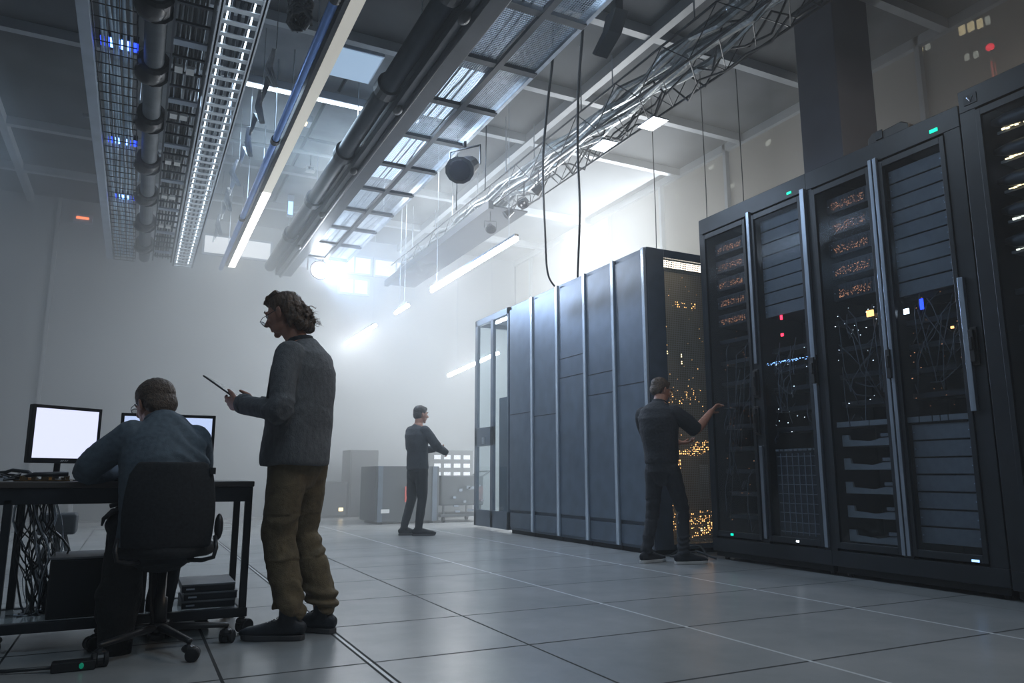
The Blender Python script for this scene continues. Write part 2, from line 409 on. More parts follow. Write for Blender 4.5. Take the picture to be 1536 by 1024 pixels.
def door(t, X, ya, yb, H, posts=('l', 'r'), zs=(.22, None), gl='glassdark', silver=True):
    ztop = H - .18
    d = MB(); w_ = .035
    d.box((X - .012, ya, .22), (X + .018, ya + w_, ztop)); d.box((X - .012, yb - w_, .22), (X + .018, yb, ztop))
    d.box((X - .012, ya + w_, .22), (X + .018, yb - w_, .27)); d.box((X - .012, ya + w_, ztop - .05), (X + .018, yb - w_, ztop))
    o = d.build('door', M['rack'], t, .003)
    MB().box((X + .002, ya + w_, .27), (X + .006, yb - w_, ztop - .05)).build('glass_pane', M[gl], o)
    return o

def unit(label, X, y0, y1, z0, z1, m, group, depth=.5, style='blank', rnd=None, n=0, led='orange_dim'):
    t = thing('server_unit', label, 'server', (X + depth / 2, (y0 + y1) / 2, z0), group=group)
    bx('chassis', (X + .012, y0 + .01, z0 + .004), (X + depth, y1 - .01, z1 - .004), M['rackin'], t)
    f = MB(); f.box((X, y0, z0 + .003), (X + .012, y1, z1 - .003)); fo = f.build('faceplate', M[m], t, .002)
    s = MB()
    for yy in (y0 + .015, y1 - .015): s.tube([(X - .004, yy, (z0 + z1) / 2), (X + .003, yy, (z0 + z1) / 2)], .005, 8)
    s.build('screw', M['silver'], fo)
    if style == 'vents':
        g = MB()
        for q in range(int((y1 - y0 - .1) / .03)):
            yy = y0 + .05 + q * .03; g.box((X - .003, yy, z0 + .02), (X + .001, yy + .018, z1 - .02))
        g.build('drive_bay', M['black'], t)
    if n:
        l = MB(); rand_leds(l, X - .005, y0 + .05, y1 - .04, z0 + .025, z1 - .05, n, rnd, .0026)
        l.build('indicator_light', M[led], t, kind='stuff')
    return t

rnd = random.Random(7)
XN = 5.07
# --- rack A, the narrow one beside the gap
HA = 3.40
A = rack_shell('server_rack', 'black double-door rack the man in the dark polo touches, red indicator inside', XN, 4.40, 5.80, HA, [(5.14, 5.74), (4.46, 5.06)])
door(A, XN, 5.14, 5.74, HA); door(A, XN, 4.46, 5.06, HA)
bx('door_edge_trim', (XN - .03, 5.065, 1.80), (XN, 5.10, HA - .14), M['silver'], A, .003); bx('door_edge_trim', (XN - .03, 5.065, .24), (XN, 5.10, 1.05), M['silver'], A, .003)
bx('door_edge_trim', (XN - .03, 4.405, 1.75), (XN, 4.45, HA - .14), M['silver'], A, .003); bx('door_edge_trim', (XN - .028, 4.41, .22), (XN, 4.445, 1.55), M['silver'], A, .003)
handle((A, XN), 4.43, 1.66); handle((A, XN), 5.10, 1.62); handle((A, XN), 5.12, 1.28)
bx('status_light', (XN - .006, 4.56, HA - .125), (XN + .001, 4.61, HA - .105), M['green_e'], A)
bx('status_light', (XN - .014, 5.50, .235), (XN - .010, 5.535, .255), M['green_e'], A)
bx('status_light', (XN - .014, 4.72, .235), (XN - .010, 4.75, .250), M['white_e'], A)
g1 = 'sparkling server units behind the left door of the rack the polo-shirted man touches'
for i in range(5):
    z = HA - .42 - i * .185
    unit('copper-dotted black server, %s behind left door of touched rack' % ORD[i], XN + .08, 5.24, 5.66, z, z + .13, 'black', g1, style='vents', rnd=rnd, n=75, led='orange_dim')
g2 = 'blank grey units behind the right door of the rack the polo-shirted man touches'
for i in range(8):
    z = HA - .36 - i * .118
    unit('flat grey blank unit, %s behind right door of touched rack' % ORD[i], XN + .05, 4.52, 5.0, z, z + .112, 'panelgrey', g2)
def gear(t, X, y0, y1, z0, z1, seed, n=80, led='white_e', rows=6):
    """open patching behind the glass: shelves with cables looping between them"""
    r = random.Random(seed)
    s = MB()
    for q in range(rows): zz = z0 + (z1 - z0) * (q + .5) / rows; s.box((X + .1, y0, zz - .02), (X + .35, y1, zz + .02))
    o = s.build('patch_panel', M['black'], t)
    c = MB()
    for q in range(15):
        ya, yb = r.uniform(y0, y1), r.uniform(y0, y1); za, zb = r.uniform(z0, z1), r.uniform(z0, z1)
        c.tube([(X + .1, ya, za), (X + .06, ya * .7 + yb * .3, za - .08), (X + .05, (ya + yb) / 2, (za + zb) / 2 - .06), (X + .1, yb, zb)], .004, 5)
    c.build('patch_cables', M['patchcord'], t, smooth=True, kind='stuff')
    l = MB(); rand_leds(l, X + .095, y0, y1, z0, z1, n, r, .0028); l.build('indicator_light', M[led], t, kind='stuff')
t = thing('patch_frame', 'dark cabled network gear behind left glass door of the rack being touched', 'network gear', (XN + .3, 5.45, .25))
gear(t, XN, 5.2, 5.68, .3, 2.2, 1, 45, 'orange_dim', 9)
t = thing('patch_frame', 'dark network gear with red and blue-white lights behind right door of the touched rack', 'network gear', (XN + .3, 4.75, 1.1))
gear(t, XN, 4.52, 5.0, 1.1, 2.0, 2, 20, 'white_e', 5)
l = MB(); rand_leds(l, XN + .05, 4.50, 5.02, 1.78, 1.80, 60, rnd, .004); l.build('light_row', M['paleblue_e'], t, kind='stuff')
bx('red_light', (XN + .04, 4.80, 2.17), (XN + .05, 4.82, 2.21), M['red_e'], t); bx('red_light', (XN + .04, 4.80, 2.02), (XN + .05, 4.825, 2.045), M['red_e'], t)
t = thing('switch_chassis', 'tall ribbed black chassis at bottom right of the rack being touched', 'network gear', (XN + .2, 4.75, .25))
bx('chassis', (XN + .05, 4.5, .25), (XN + .5, 4.98, 1.02), M['black'], t, .005)
mb = MB()
for q in range(7): mb.box((XN + .042, 4.52 + q * .066, .29), (XN + .05, 4.525 + q * .066, .98))
for q in range(9): mb.box((XN + .042, 4.52, .31 + q * .08), (XN + .05, 4.96, .315 + q * .08))
mb.build('grille', M['greycable'], t)
mb = MB()
for q in range(9): mb.box((XN + .03, 4.51 + q * .052, 1.0), (XN + .05, 4.545 + q * .052, 1.015))
mb.build('handle_bar', M['shelfgrey'], t)

# --- rack B
HB = 3.40
B = rack_shell('server_rack', 'widest black rack, second from the gap, grey panels above and below and blue glow inside', XN, 3.02, 4.40, HB, [(3.76, 4.34), (3.14, 3.68)])
door(B, XN, 3.76, 4.34, HB); door(B, XN, 3.14, 3.68, HB)
mb = MB(); mb.box((XN - .03, 3.725, .22), (XN, 3.755, HB - .14)); mb.build('door_edge_trim', M['silver'], B, .003)
mb = MB(); mb.box((XN - .03, 3.683, .22), (XN, 3.713, HB - .14)); mb.build('door_edge_trim', M['silver'], B, .003)
mb = MB(); mb.box((XN - .03, 3.10, 1.22), (XN, 3.14, 2.15)); mb.build('door_edge_trim', M['silver'], B, .003)
handle((B, XN), 3.72, 1.62); handle((B, XN), 3.08, 1.66)
bx('status_light', (XN - .006, 3.18, HB - .125), (XN + .001, 3.24, HB - .10), M['green_e'], B)
bx('status_light', (XN - .016, 3.20, .225), (XN - .012, 3.25, .24), M['paleblue_e'], B)
g3 = 'sparkling server units behind the left door of the widest rack'
for i in range(5):
    z = HB - .42 - i * .19
    unit('copper-dotted black server, %s behind left door of widest rack' % ORD[i], XN + .08, 3.84, 4.26, z, z + .14, 'black', g3, style='vents', rnd=rnd, n=80, led='orange_dim')
g4 = 'blank grey units high behind the right door of the widest rack'
for i in range(9):
    z = HB - .37 - i * .113
    unit('flat grey blank unit, %s of the upper stack in the widest rack' % ORD[i], XN + .05, 3.20, 3.64, z, z + .107, 'panelgrey', g4)
t = thing('patch_frame', 'dark cabled gear with a small orange light behind left door of the widest rack', 'network gear', (XN + .3, 4.05, 1.2))
gear(t, XN, 3.82, 4.28, 1.25, 2.15, 5, 26, 'white_e', 4)
bx('lit_display', (XN + .05, 3.88, 2.03), (XN + .06, 3.94, 2.08), M['orange_e'], t)
t = thing('patch_frame', 'cabled network gear with blue glow behind right glass door of the widest rack', 'network gear', (XN + .3, 3.4, 1.25))
gear(t, XN, 3.2, 3.64, 1.28, 2.2, 6, 34, 'orange_dim', 5)
bx('blue_light', (XN + .05, 3.46, 2.0), (XN + .06, 3.485, 2.08), M['blue_e'], t)
bx('red_light', (XN + .05, 3.25, 1.82), (XN + .06, 3.27, 1.835), M['orange_e'], t); bx('white_light', (XN + .05, 3.58, 1.99), (XN + .06, 3.62, 2.03), M['white_e'], t)
t = thing('keyboard_shelf', 'segmented grey console tray across the middle of the widest rack', 'shelf', (XN + .1, 3.7, 1.2))
bx('tray', (XN + .04, 3.18, 1.17), (XN + .3, 4.30, 1.19), M['rackin'], t)
for (a, b) in ((3.18, 3.34), (3.345, 3.40), (3.405, 3.46), (3.465, 3.56), (3.565, 3.66), (3.80, 3.98), (3.985, 4.16), (4.165, 4.29)):
    bx('key_segment', (XN + .03, a, 1.175), (XN + .045, b - .004, 1.215), M['shelfgrey'], t)
g5 = 'grey shelf units at bottom left of the widest rack'
for i in range(5):
    z = 1.02 - i * .185
    t = thing('server_unit', 'grey half-open tray unit, %s at bottom left of widest rack' % ORD[i], 'server', (XN + .2, 4.05, z), group=g5)
    mb = MB(); mb.prism([(3.82, z), (4.26, z), (4.26, z + .09), (4.20, z + .09), (4.19, z + .05), (4.0, z + .035), (3.9, z + .055), (3.82, z + .06)], 'x', XN + .05, XN + .07)
    mb.build('faceplate', M['shelfgrey'], t)
    bx('tray', (XN + .07, 3.82, z), (XN + .5, 4.26, z + .02), M['shelfgrey'], t)
    bx('latch', (XN + .04, 3.83, z + .065), (XN + .06, 3.9, z + .09), M['panelgrey'], t)
g6 = 'blank grey units low behind the right door of the widest rack'
for i in range(7):
    z = 1.045 - i * .122
    unit('flat grey blank unit, %s of the lower stack in the widest rack' % ORD[i], XN + .05, 3.20, 3.64, z, z + .116, 'panelgrey', g6)

# --- rack C
XC, HC = 5.0, 3.45
Cc = rack_shell('server_rack', 'tall dark rack at the right edge with yellow-lit curved trays', XC, 1.5, 2.97, HC, [(2.22, 2.86), (1.58, 2.14)])
door(Cc, XC, 2.22, 2.86, HC); door(Cc, XC, 1.58, 2.14, HC)
t0 = bx('emblem_plate', (XC - .006, 2.84, HC - .12), (XC, 2.93, HC - .05), M['black'], Cc)
mb = MB(); mb.tube([(XC - .008, 2.905, HC - .065), (XC - .008, 2.885, HC - .105), (XC - .008, 2.865, HC - .065)], .004, 6); mb.build('emblem', M['silver'], t0)
g7 = 'curved yellow-lit trays of the rack at the right edge'
for i in range(5):
    z = HC - .34 - i * .21
    t = thing('server_unit', 'curved yellow-lit tray, %s in the rack at the right edge' % ORD[i], 'server', (XC + .2, 2.5, z), group=g7)
    mb = MB(); mb.loft([(XC + .06, 2.80, z + .05), (XC + .05, 2.70, z + .03), (XC + .05, 2.5, z + .02), (XC + .05, 2.28, z + .03)], [(.02, .01), (.05, .03), (.06, .035), (.05, .03)], side=(0, 0, 1), n=12)
    mb.build('cover', M['rack'], t, smooth=True)
    bx('tray', (XC + .08, 2.26, z - .04), (XC + .5, 2.78, z - .02), M['panelgrey'], t)
    l = MB(); r2 = random.Random(40 + i)
    for q in range(16):
        y = 2.72 - q * .028; l.box((XC + .045, y - .010, z - .032 + r2.uniform(-.004, .006)), (XC + .055, y + .012, z - .024 + r2.uniform(-.003, .006)))
    l.build('cable_light', M['warm_win' if i < 3 else 'pale_win'], t, kind='stuff')
t = thing('patch_frame', 'dark network gear with pale loops behind the glass of the rack at right edge', 'network gear', (XC + .3, 2.5, .3))
gear(t, XC, 2.27, 2.80, .4, 2.1, 9, 18, 'pale_win', 7)
l = MB()
for (y, z, r3) in ((2.62, 1.75, .02), (2.61, 1.52, .02), (2.6, 1.35, .018), (2.62, 1.63, .01), (2.6, 1.28, .01)):
    l.tube([(XC + .05, y + r3 * .6 * math.cos(a * PI / 6), z + r3 * math.sin(a * PI / 6)) for a in range(11)], .0015, 5)
l.build('cable_loop', M['silver'], t)
bx('white_light', (XC + .05, 2.49, 2.2), (XC + .06, 2.56, 2.225), M['warm_win'], t); bx('white_light', (XC + .05, 2.45, 2.12), (XC + .06, 2.56, 2.15), M['pale_win'], t)
# small black box on top of rack B
t = thing('junction_box', 'small black junction box lying on top of the widest rack', 'box', (5.2, 3.55, HB))
mb = MB(); mb.prism([(3.42, HB), (3.78, HB), (3.78, HB + .06), (3.73, HB + .10), (3.66, HB + .08), (3.48, HB + .09), (3.42, HB + .05)], 'x', 5.1, 5.35); mb.build('casing', M['plastic'], t, .008)
bx('clip', (5.09, 3.64, HB + .02), (5.1, 3.70, HB + .09), M['black'], t)

# ------------------------------------------------------------------ far cabinet row
XF_, HF = 4.70, 3.20
bounds = [6.27, 6.85, 7.46, 8.12, 8.80, 9.52]
where = ['nearest of the row beside the perforated end', 'second from the perforated end', 'third from the perforated end', 'fourth from the perforated end', 'next to the open glazed bay']
for i in range(5):
    a, b = bounds[i], bounds[i + 1]
    t = thing('cabinet', 'slate-blue closed equipment cabinet, ' + where[i], 'cabinet', (XF_ + .7, (a + b) / 2, 0), group='closed slate cabinets beyond the man in the dark polo')
    if i: bx('body', (XF_ + .03, a + .005, .05), (XF_ + 1.4, b - .005, HF), M['cab'], t, .004)
    else:
        mb = MB(); mb.box((XF_ + .03, b - .03, .05), (XF_ + 1.4, b - .005, HF)); mb.box((XF_ + .03, a, HF - .05), (XF_ + 1.4, b - .005, HF)); mb.box((XF_ + .03, a, .05), (XF_ + 1.4, b - .005, .1))
        mb.box((XF_ + .03, a, .1), (XF_ + .06, b, HF - .05)); mb.build('body', M['cab'], t)
    d = bx('door', (XF_, a + .035, .32), (XF_ + .03, b - .035, HF - .06), M['cab'], t, .004)
    s = MB(); zz = (1.75, 1.70, 1.98, 1.55, 1.62)[i]; s.box((XF_ - .003, a + .05, zz), (XF_, b - .05, zz + .008))
    if i in (1, 2): s.box((XF_ - .003, a + .05, zz + .24), (XF_, b - .05, zz + .248))
    s.build('seam', M['rackin'], d)
    p = MB(); p.box((XF_ - .022, a - .030, .06), (XF_ + .01, a + .024, HF - .01)); p.build('corner_post', M['cabpost'], t, .006)
    kk = bx('kick_plate', (XF_ + .004, a + .04, .08), (XF_ + .03, b - .04, .28), M['cab'], t, .003)
    bx('plinth', (XF_ + .05, a + .01, 0), (XF_ + 1.35, b - .01, .05), M['rackin'], t)
    if i == 0:
        # perforated end facing the room
        e = MB(); e.box((XF_ + .02, a - .03, .05), (XF_ + .25, a, HF)); e.box((XF_ + .25, a - .03, HF - .09), (XF_ + 1.4, a, HF)); e.box((XF_ + .25, a - .03, .05), (XF_ + 1.4, a, .1)); e.box((XF_ + 1.1, a - .03, .1), (XF_ + 1.4, a, HF - .09))
        e.build('end_frame', M['cab'], t, .004)
        bx('perforated_panel', (XF_ + .25, a - .018, .1), (XF_ + 1.1, a - .014, HF - .09), perfmat('perforated_sheet', (.34, .34, .31), 42), t)
        bx('end_post', (XF_ + .86, a - .045, .06), (XF_ + .91, a - .02, HF - .02), M['cabpost'], t, .004)
        bx('light_strip', (XF_ + .27, a + .03, HF - .17), (XF_ + .85, a + .05, HF - .10), M['warmstrip'], t)
r = random.Random(21)
t = thing('patch_frame', 'orange-lit wiring seen through the perforated end panel behind the polo-shirted man', 'network gear', (XF_ + .6, 6.45, .1))
bx('back_plate', (XF_ + .1, 6.66, .1), (XF_ + 1.3, 6.68, 3.1), mat('warm_back_plate', (.22, .20, .16), .6, 0, 3, .3), t)
l = MB()
def cluster(x0, x1, z0, z1, n, s=.005):
    for _ in range(n):
        x = r.uniform(x0, x1); z = r.uniform(z0, z1); a = s * r.uniform(.5, 1.4); l.box((x - a, 6.40, z - a), (x + a, 6.405, z + a))
cluster(5.0, 5.55, 1.0, 1.08, 120); cluster(5.0, 5.55, 1.55, 1.72, 60, .004); cluster(5.35, 5.6, 1.05, 1.16, 40)
cluster(4.98, 5.15, .15, .6, 90); cluster(5.3, 5.6, .15, .42, 110); cluster(5.0, 5.2, .85, .95, 14, .009); cluster(5.0, 5.6, 1.2, 3.0, 60, .003); cluster(5.2, 5.5, 2.62, 2.68, 20)
l.build('indicator_light', M['orange_e'], t, kind='stuff')
l = MB()
for (x, z) in ((5.08, 2.10), (5.27, 2.08), (5.27, 2.0), (5.05, .18), (5.45, .22)): l.ell((x, 6.4, z), (.016, .004, .02), n=10, m=6)
l.build('lamp', M['warm_win'], t)
bx('label_plate', (5.45, 6.4, .55), (5.58, 6.405, .9), M['white'], t)
# open glazed bay
t = thing('cabinet', 'open-framed glazed bay at the far end of the slate cabinet row', 'cabinet', (XF_ + .7, 10.15, 0))
mb = MB(); y0, y1 = 9.53, 10.72
for x in (XF_, XF_ + 1.34):
    for y in (y1 - .09, y0 + .52, y0): mb.box((x, y, .05), (x + .05, y + .09 if y != y0 else y + .04, HF - .08))
    mb.box((x, y0, HF - .1), (x + .05, y1, HF)); mb.box((x, y0, .04), (x + .05, y1, .28))
for y in (y0, y1 - .06): mb.box((XF_, y, HF - .1), (XF_ + 1.39, y + .06, HF)); mb.box((XF_, y, .04), (XF_ + 1.39, y + .06, .12))
mb.box((XF_ + .0, y0 + .52, 1.22), (XF_ + .05, y1, 1.5))
mb.build('frame', M['cab'], t, .004)
bx('roof', (XF_ + .05, y0 + .04, HF - .03), (XF_ + 1.34, y1 - .04, HF - .01), M['cab'], t)
bx('glass_pane', (XF_ + .02, y0 + .04, .28), (XF_ + .026, y1 - .09, HF - .1), M['glass'], t)
bx('half_panel', (XF_ + .03, y0 + .04, .28), (XF_ + .045, y0 + .36, 1.9), M['cab'], t)
bx('lock_plate', (XF_ - .01, y1 - .4, 1.25), (XF_, y1 - .3, 1.35), M['silver'], t)

# ------------------------------------------------------------------ crates and equipment at the back
def crate(name, label, cat, a, b, m='crate', **kw):
    t = thing(name, label, cat, ((a[0] + b[0]) / 2, (a[1] + b[1]) / 2, 0))
    bx('body', (a[0], a[1], a[2]), b, M[m], t, .01)
    return t
t = crate('equipment_crate', 'broad grey-blue crate behind the far man', 'crate', (3.52, 12.0, .04), (4.62, 12.9, .93))
for xx in (3.6, 4.54): bx('corner_edge', (xx - .04, 11.985, .04), (xx + .04, 12.0, .93), M['cab'], t)
for xx in (3.62, 4.5): bx('foot', (xx - .04, 12.05, 0), (xx + .04, 12.8, .04), M['rackin'], t)
bx('label_plate', (3.62, 11.98, .18), (3.76, 12.0, .24), M['white'], t); bx('red_label', (4.02, 11.98, .35), (4.1, 12.0, .6), mat('red_label', (.6, .08, .05), .5), t)
t = crate('equipment_cabinet', 'tall plain cabinet fading into the haze left of the far man', 'cabinet', (3.68, 14.3, .03), (4.24, 14.9, 1.26))
bx('door', (3.71, 14.28, .08), (4.21, 14.3, 1.22), M['crate'], t); bx('foot', (3.7, 14.35, 0), (4.2, 14.85, .03), M['rackin'], t)
t = crate('equipment_crate', 'low hazy crate against the tall plain cabinet', 'crate', (3.18, 14.3, .03), (3.64, 14.9, .62))
bx('lid', (3.17, 14.29, .62), (3.65, 14.91, .66), M['crate'], t); bx('foot', (3.2, 14.35, 0), (3.6, 14.85, .03), M['rackin'], t); bx('label_plate', (3.5, 14.28, .12), (3.58, 14.3, .18), M['warm_win'], t)
t = crate('storage_cabinet', 'cabinet with a grid of small lit openings beside the glazed bay', 'cabinet', (4.95, 13.4, .03), (5.85, 14.0, 1.25))
for q in range(4):
    for p in range(3): bx('lit_opening', (5.05 + q * .2, 13.385, 1.08 - p * .16), (5.18 + q * .2, 13.4, 1.16 - p * .16), M['skypanel'], t)
bx('foot', (5.0, 13.45, 0), (5.8, 13.95, .03), M['rackin'], t)
t = thing('equipment_trolley', 'cluttered dark trolley of gear with bright gaps, right of the far man', 'trolley', (5.0, 12.3, 0))
bx('body', (4.66, 12.0, .28), (5.45, 12.7, .78), M['crate'], t, .02)
bx('shelf', (4.64, 11.95, .1), (5.5, 12.75, .14), M['crate'], t)
rr = random.Random(3)
for q in range(14): x = rr.uniform(4.7, 5.4); z = rr.uniform(.15, .6); bx('shiny_fitting', (x, 11.97, z), (x + rr.uniform(.03, .09), 12.0, z + rr.uniform(.02, .05)), M['chrome'], t)
for xx in (4.72, 5.4):
    for yy in (12.05, 12.65): MB().tube([(xx - .02, yy, .045), (xx + .02, yy, .045)], .045, 14).build('caster', M['rackin'], t); bx('post', (xx - .015, yy - .015, .07), (xx + .015, yy + .015, .3), M['crate'], t)
mb = MB(); mb.tube([(5.45, 12.1, .75), (5.6, 12.1, .85), (5.6, 12.6, .85), (5.45, 12.6, .75)], .015, 8); mb.build('push_handle', M['crate'], t)

# ------------------------------------------------------------------ overhead: trays, lights, ducts
def run_box(mb, x0, x1, y0, y1, z0, z1): mb.box((x0, y0, z0), (x1, y1, z1))
YT0, YT1 = 3.2, 14.6
def hangers(t, xs, y0, y1, z, m='steel', step=2.4, r=.006):
    y = y0 + .3
    while y < y1:
        for x in xs: MB().tube([(x, y, z), (x, y, ZC)], r, 6).build('hanger_rod', M[m], t)
        y += step
# wire basket tray with a flat pale rail
Zt = 4.55
t = thing('wire_basket_tray', 'long wire basket tray with a flat pale rail, leftmost of the overhead runs', 'cable tray', (-.45, 8.9, Zt))
bx('side_rail', (-.72, YT0, Zt), (-.62, YT1, Zt + .07), M['railpaint'], t, .004)
mb = MB()
for x in (-.60, -.50, -.40, -.30): mb.tube([(x, YT0, Zt + .01), (x, YT1, Zt + .01)], .005, 5)
for x in (-.61, -.27): 
    for z in (.05, .10): mb.tube([(x, YT0, Zt + z), (x, YT1, Zt + z)], .004, 5)
y = YT0
while y < YT1:
    mb.tube([(-.61, y, Zt + .11), (-.61, y, Zt + .01), (-.27, y, Zt + .01), (-.27, y, Zt + .11)], .006, 5); y += .20
mb.build('wire_mesh', M['black'], t)
mb = MB(); rr = random.Random(5)
for q in range(9):
    x = -.56 + .03 * q; pts = [(x + rr.uniform(-.02, .02), YT0 + j * .8, Zt + .035 + rr.uniform(0, .02)) for j in range(15)]; mb.tube(pts, .013, 6)
mb.build('cable_bundle', M['palecable'], t, smooth=True, kind='stuff')
hangers(t, (-.65, -.25), YT0, YT1, Zt + .1)
for q, y in enumerate((7.15, 9.4, 11.4)):
    t = thing('blue_lamp', 'glowing blue lamp in the wire basket tray, %s' % ('nearest of three', 'middle of three', 'farthest of three')[q], 'lamp', (-.42, y, Zt + .02), group='blue lamps in the wire basket tray')
    bx('housing', (-.58, y - .09, Zt + .10), (-.26, y + .09, Zt + .16), M['black'], t)
    for s_ in range(4): bx('lens', (-.57 + s_ * .078, y - .08, Zt + .092), (-.50 + s_ * .078, y + .08, Zt + .10), M['bluelamp' if s_ % 3 else 'blue_e'], t)
# dark pipe with couplings
t = thing('cooling_pipe', 'dark overhead pipe with round couplings beside the wire basket tray', 'pipe', (-.12, 8.9, Zt))
MB().tube([(-.13, YT0, Zt + .10), (-.13, YT1, Zt + .10)], .09, 16).build('pipe', M['pipegrey'], t, smooth=True)
hangers(t, (-.13,), YT0 + .4, YT1, Zt + .15)
for q, y in enumerate((4.9, 6.3, 7.45, 8.6, 9.9, 11.15, 12.45, 13.7)):
    mb = MB(); mb.loft([(-.13, y - .14, Zt + .1), (-.13, y - .12, Zt + .1), (-.13, y - .11, Zt + .1), (-.13, y + .11, Zt + .1), (-.13, y + .12, Zt + .1), (-.13, y + .14, Zt + .1)], [.115, .145, .12, .12, .145, .115], n=12)
    c = mb.build('coupling', M['plastic'], t)
    MB().ell((-.17, y + .02, Zt + .05), (.13, .17, .11), n=12, m=8).build('clamp', M['plastic'], c, smooth=True)
# ladder with slats between pipe and bright tray
t = thing('slatted_cable_ladder', 'dark slatted cable ladder between the couplings and the bright ladder tray', 'cable tray', (.13, 8.9, Zt + .05))
mb = MB()
for x in (.0, .30): mb.box((x, YT0, Zt + .06), (x + .02, YT1, Zt + .14))
mb.build('side_rail', M['duct'], t)
y = YT0; q = 0
while y < YT1:
    MB().box((.02, y, Zt + .08), (.30, y + (.10 if q % 4 == 0 else .03), Zt + .10)).build('rung', M['railpaint' if q % 4 == 0 else 'duct'], t); y += .30; q += 1
rr = random.Random(8)
for q in range(2):
    mb = MB()
    for c_ in range(6): x = .05 + .04 * c_; mb.tube([(x + rr.uniform(-.012, .012), YT0 + j * .76, Zt + .125 + q * .02 + rr.uniform(0, .02)) for j in range(16)], .013, 6)
    mb.build('cable_bundle', M['cablesheath'], t, smooth=True, kind='stuff')
for y in (7.2, 8.25, 9.6, 10.9, 12.3):
    MB().box((.05, y, Zt + .03), (.12, y + .12, Zt + .06)).build('tag_plate', M['white'], t); MB().box((.15, y, Zt + .03), (.22, y + .12, Zt + .06)).build('tag_plate', M['white'], t)
hangers(t, (.01, .31), YT0 + .1, YT1, Zt + .1)
# bright ladder tray
t = thing('cable_ladder', 'bright steel ladder tray with glowing edges, left of the long linear light', 'cable tray', (.5, 8.9, Zt))
mb = MB()
for x in (.34, .66): mb.box((x, YT0, Zt), (x + .015, YT1, Zt + .10)); mb.box((x - .015, YT0, Zt), (x + .03, YT1, Zt + .01))
mb.build('side_rail', M['chrome'], t)
y = YT0
while y < YT1: MB().box((.355, y, Zt + .02), (.66, y + .06, Zt + .03)).build('rung', M['brightrung'], t); y += .20
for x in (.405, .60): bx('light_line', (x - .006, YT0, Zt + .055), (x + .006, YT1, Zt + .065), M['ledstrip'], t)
mb = MB()
for x in (.44, .50, .56): mb.tube([(x, YT0, Zt + .06), (x, YT1, Zt + .06)], .016, 8)
mb.build('conduit', M['duct'], t, smooth=True)
hangers(t, (.345, .665), YT0 + .2, YT1, Zt + .1)
# tube coloured blue for the blue-lit side of the linear light
t = thing('blue_lit_side', 'overhead tube coloured blue for the blue-lit side of the long linear light', 'pipe', (1.16, 8.9, 4.68))
MB().tube([(1.185, YT0, 4.66), (1.185, 14.8, 4.66)], .040, 14).build('pipe', M['bluelit'], t, smooth=True)
hangers(t, (1.185,), YT0 + .4, 14.8, 4.68)
for y in (5.6, 8.6, 11.6): MB().tube([(1.185, y - .05, 4.66), (1.185, y + .05, 4.66)], .052, 14).build('clamp', M['black'], t)
# linear luminaires
t = thing('linear_light', 'long overhead linear light, cream near part of the run with a faint added glow', 'ceiling light', (1.32, 7.0, 4.6))
bx('housing', (1.24, YT0, 4.61), (1.40, 10.2, 4.72), M['duct'], t, .004); bx('diffuser', (1.285, YT0, 4.60), (1.395, 10.2, 4.612), mat('cream_diffuser', (.72, .70, .62), .5, emit=(1, .96, .86), estr=.28), t)  # faint glow put into the diffuser of this unlit part
hangers(t, (1.32,), YT0 + .1, 10.2, 4.72)
t = thing('linear_light', 'glowing far part of the long overhead linear light above the standing man', 'ceiling light', (1.32, 12.3, 4.6))
bx('housing', (1.24, 10.22, 4.61), (1.40, 14.4, 4.72), M['duct'], t, .004); bx('diffuser', (1.285, 10.22, 4.60), (1.395, 14.4, 4.612), M['strip2'], t)
hangers(t, (1.32,), 10.3, 14.4, 4.72)
# crosswise lit strip
t = thing('crosswise_light', 'thin bright strip light crossing the ceiling between the ladder tray and the dark duct', 'ceiling light', (2, 9.1, 5.6))
bx('housing', (.8, 9.08, 5.58), (3.15, 9.18, 5.68), M['railpaint'], t); bx('tube', (.82, 9.10, 5.555), (3.12, 9.16, 5.58), M['strip3'], t)
# side strips, one row
rowlab = ['longest white strip light hanging by the slate cabinets', 'short white strip light, middle of the diagonal row over the far man', 'farthest white strip light of the diagonal row, beside the long-haired man']
for q, (y0, y1) in enumerate(((7.45, 10.25), (11.35, 12.0), (13.2, 15.3))):
    t = thing('strip_light', rowlab[q], 'strip light', (3.78, (y0 + y1) / 2, 3.5), group='white strip lights in the diagonal row')
    MB().tube([(3.78, y0, 3.5), (3.78, y1, 3.5)], .028, 12).build('tube', M['strip'], t, smooth=True)
    bx('reflector', (3.755, y0, 3.53), (3.805, y1, 3.56), M['steel'], t)
    for yy in (y0 + .2, y1 - .2): MB().tube([(3.78, yy, 3.55), (3.78, yy, ZC)], .003, 5).build('suspension_wire', M['steel'], t)
t = thing('strip_light', 'white strip light seen through the glazed bay beside the slate cabinets', 'strip light', (5.4, 12, 2.7))
a_, b_ = V((4.85, 10.9, 2.37)), V((5.95, 12.6, 3.05))
a_, b_ = V((4.80, 12.1, 2.50)), V((6.0, 12.6, 3.06))
MB().tube([a_, b_], .03, 12).build('tube', M['strip'], t, smooth=True)
for f_ in (.15, .85): p = a_.lerp(b_, f_); MB().tube([p, (p.x, p.y, ZC)], .003, 5).build('suspension_wire', M['steel'], t)

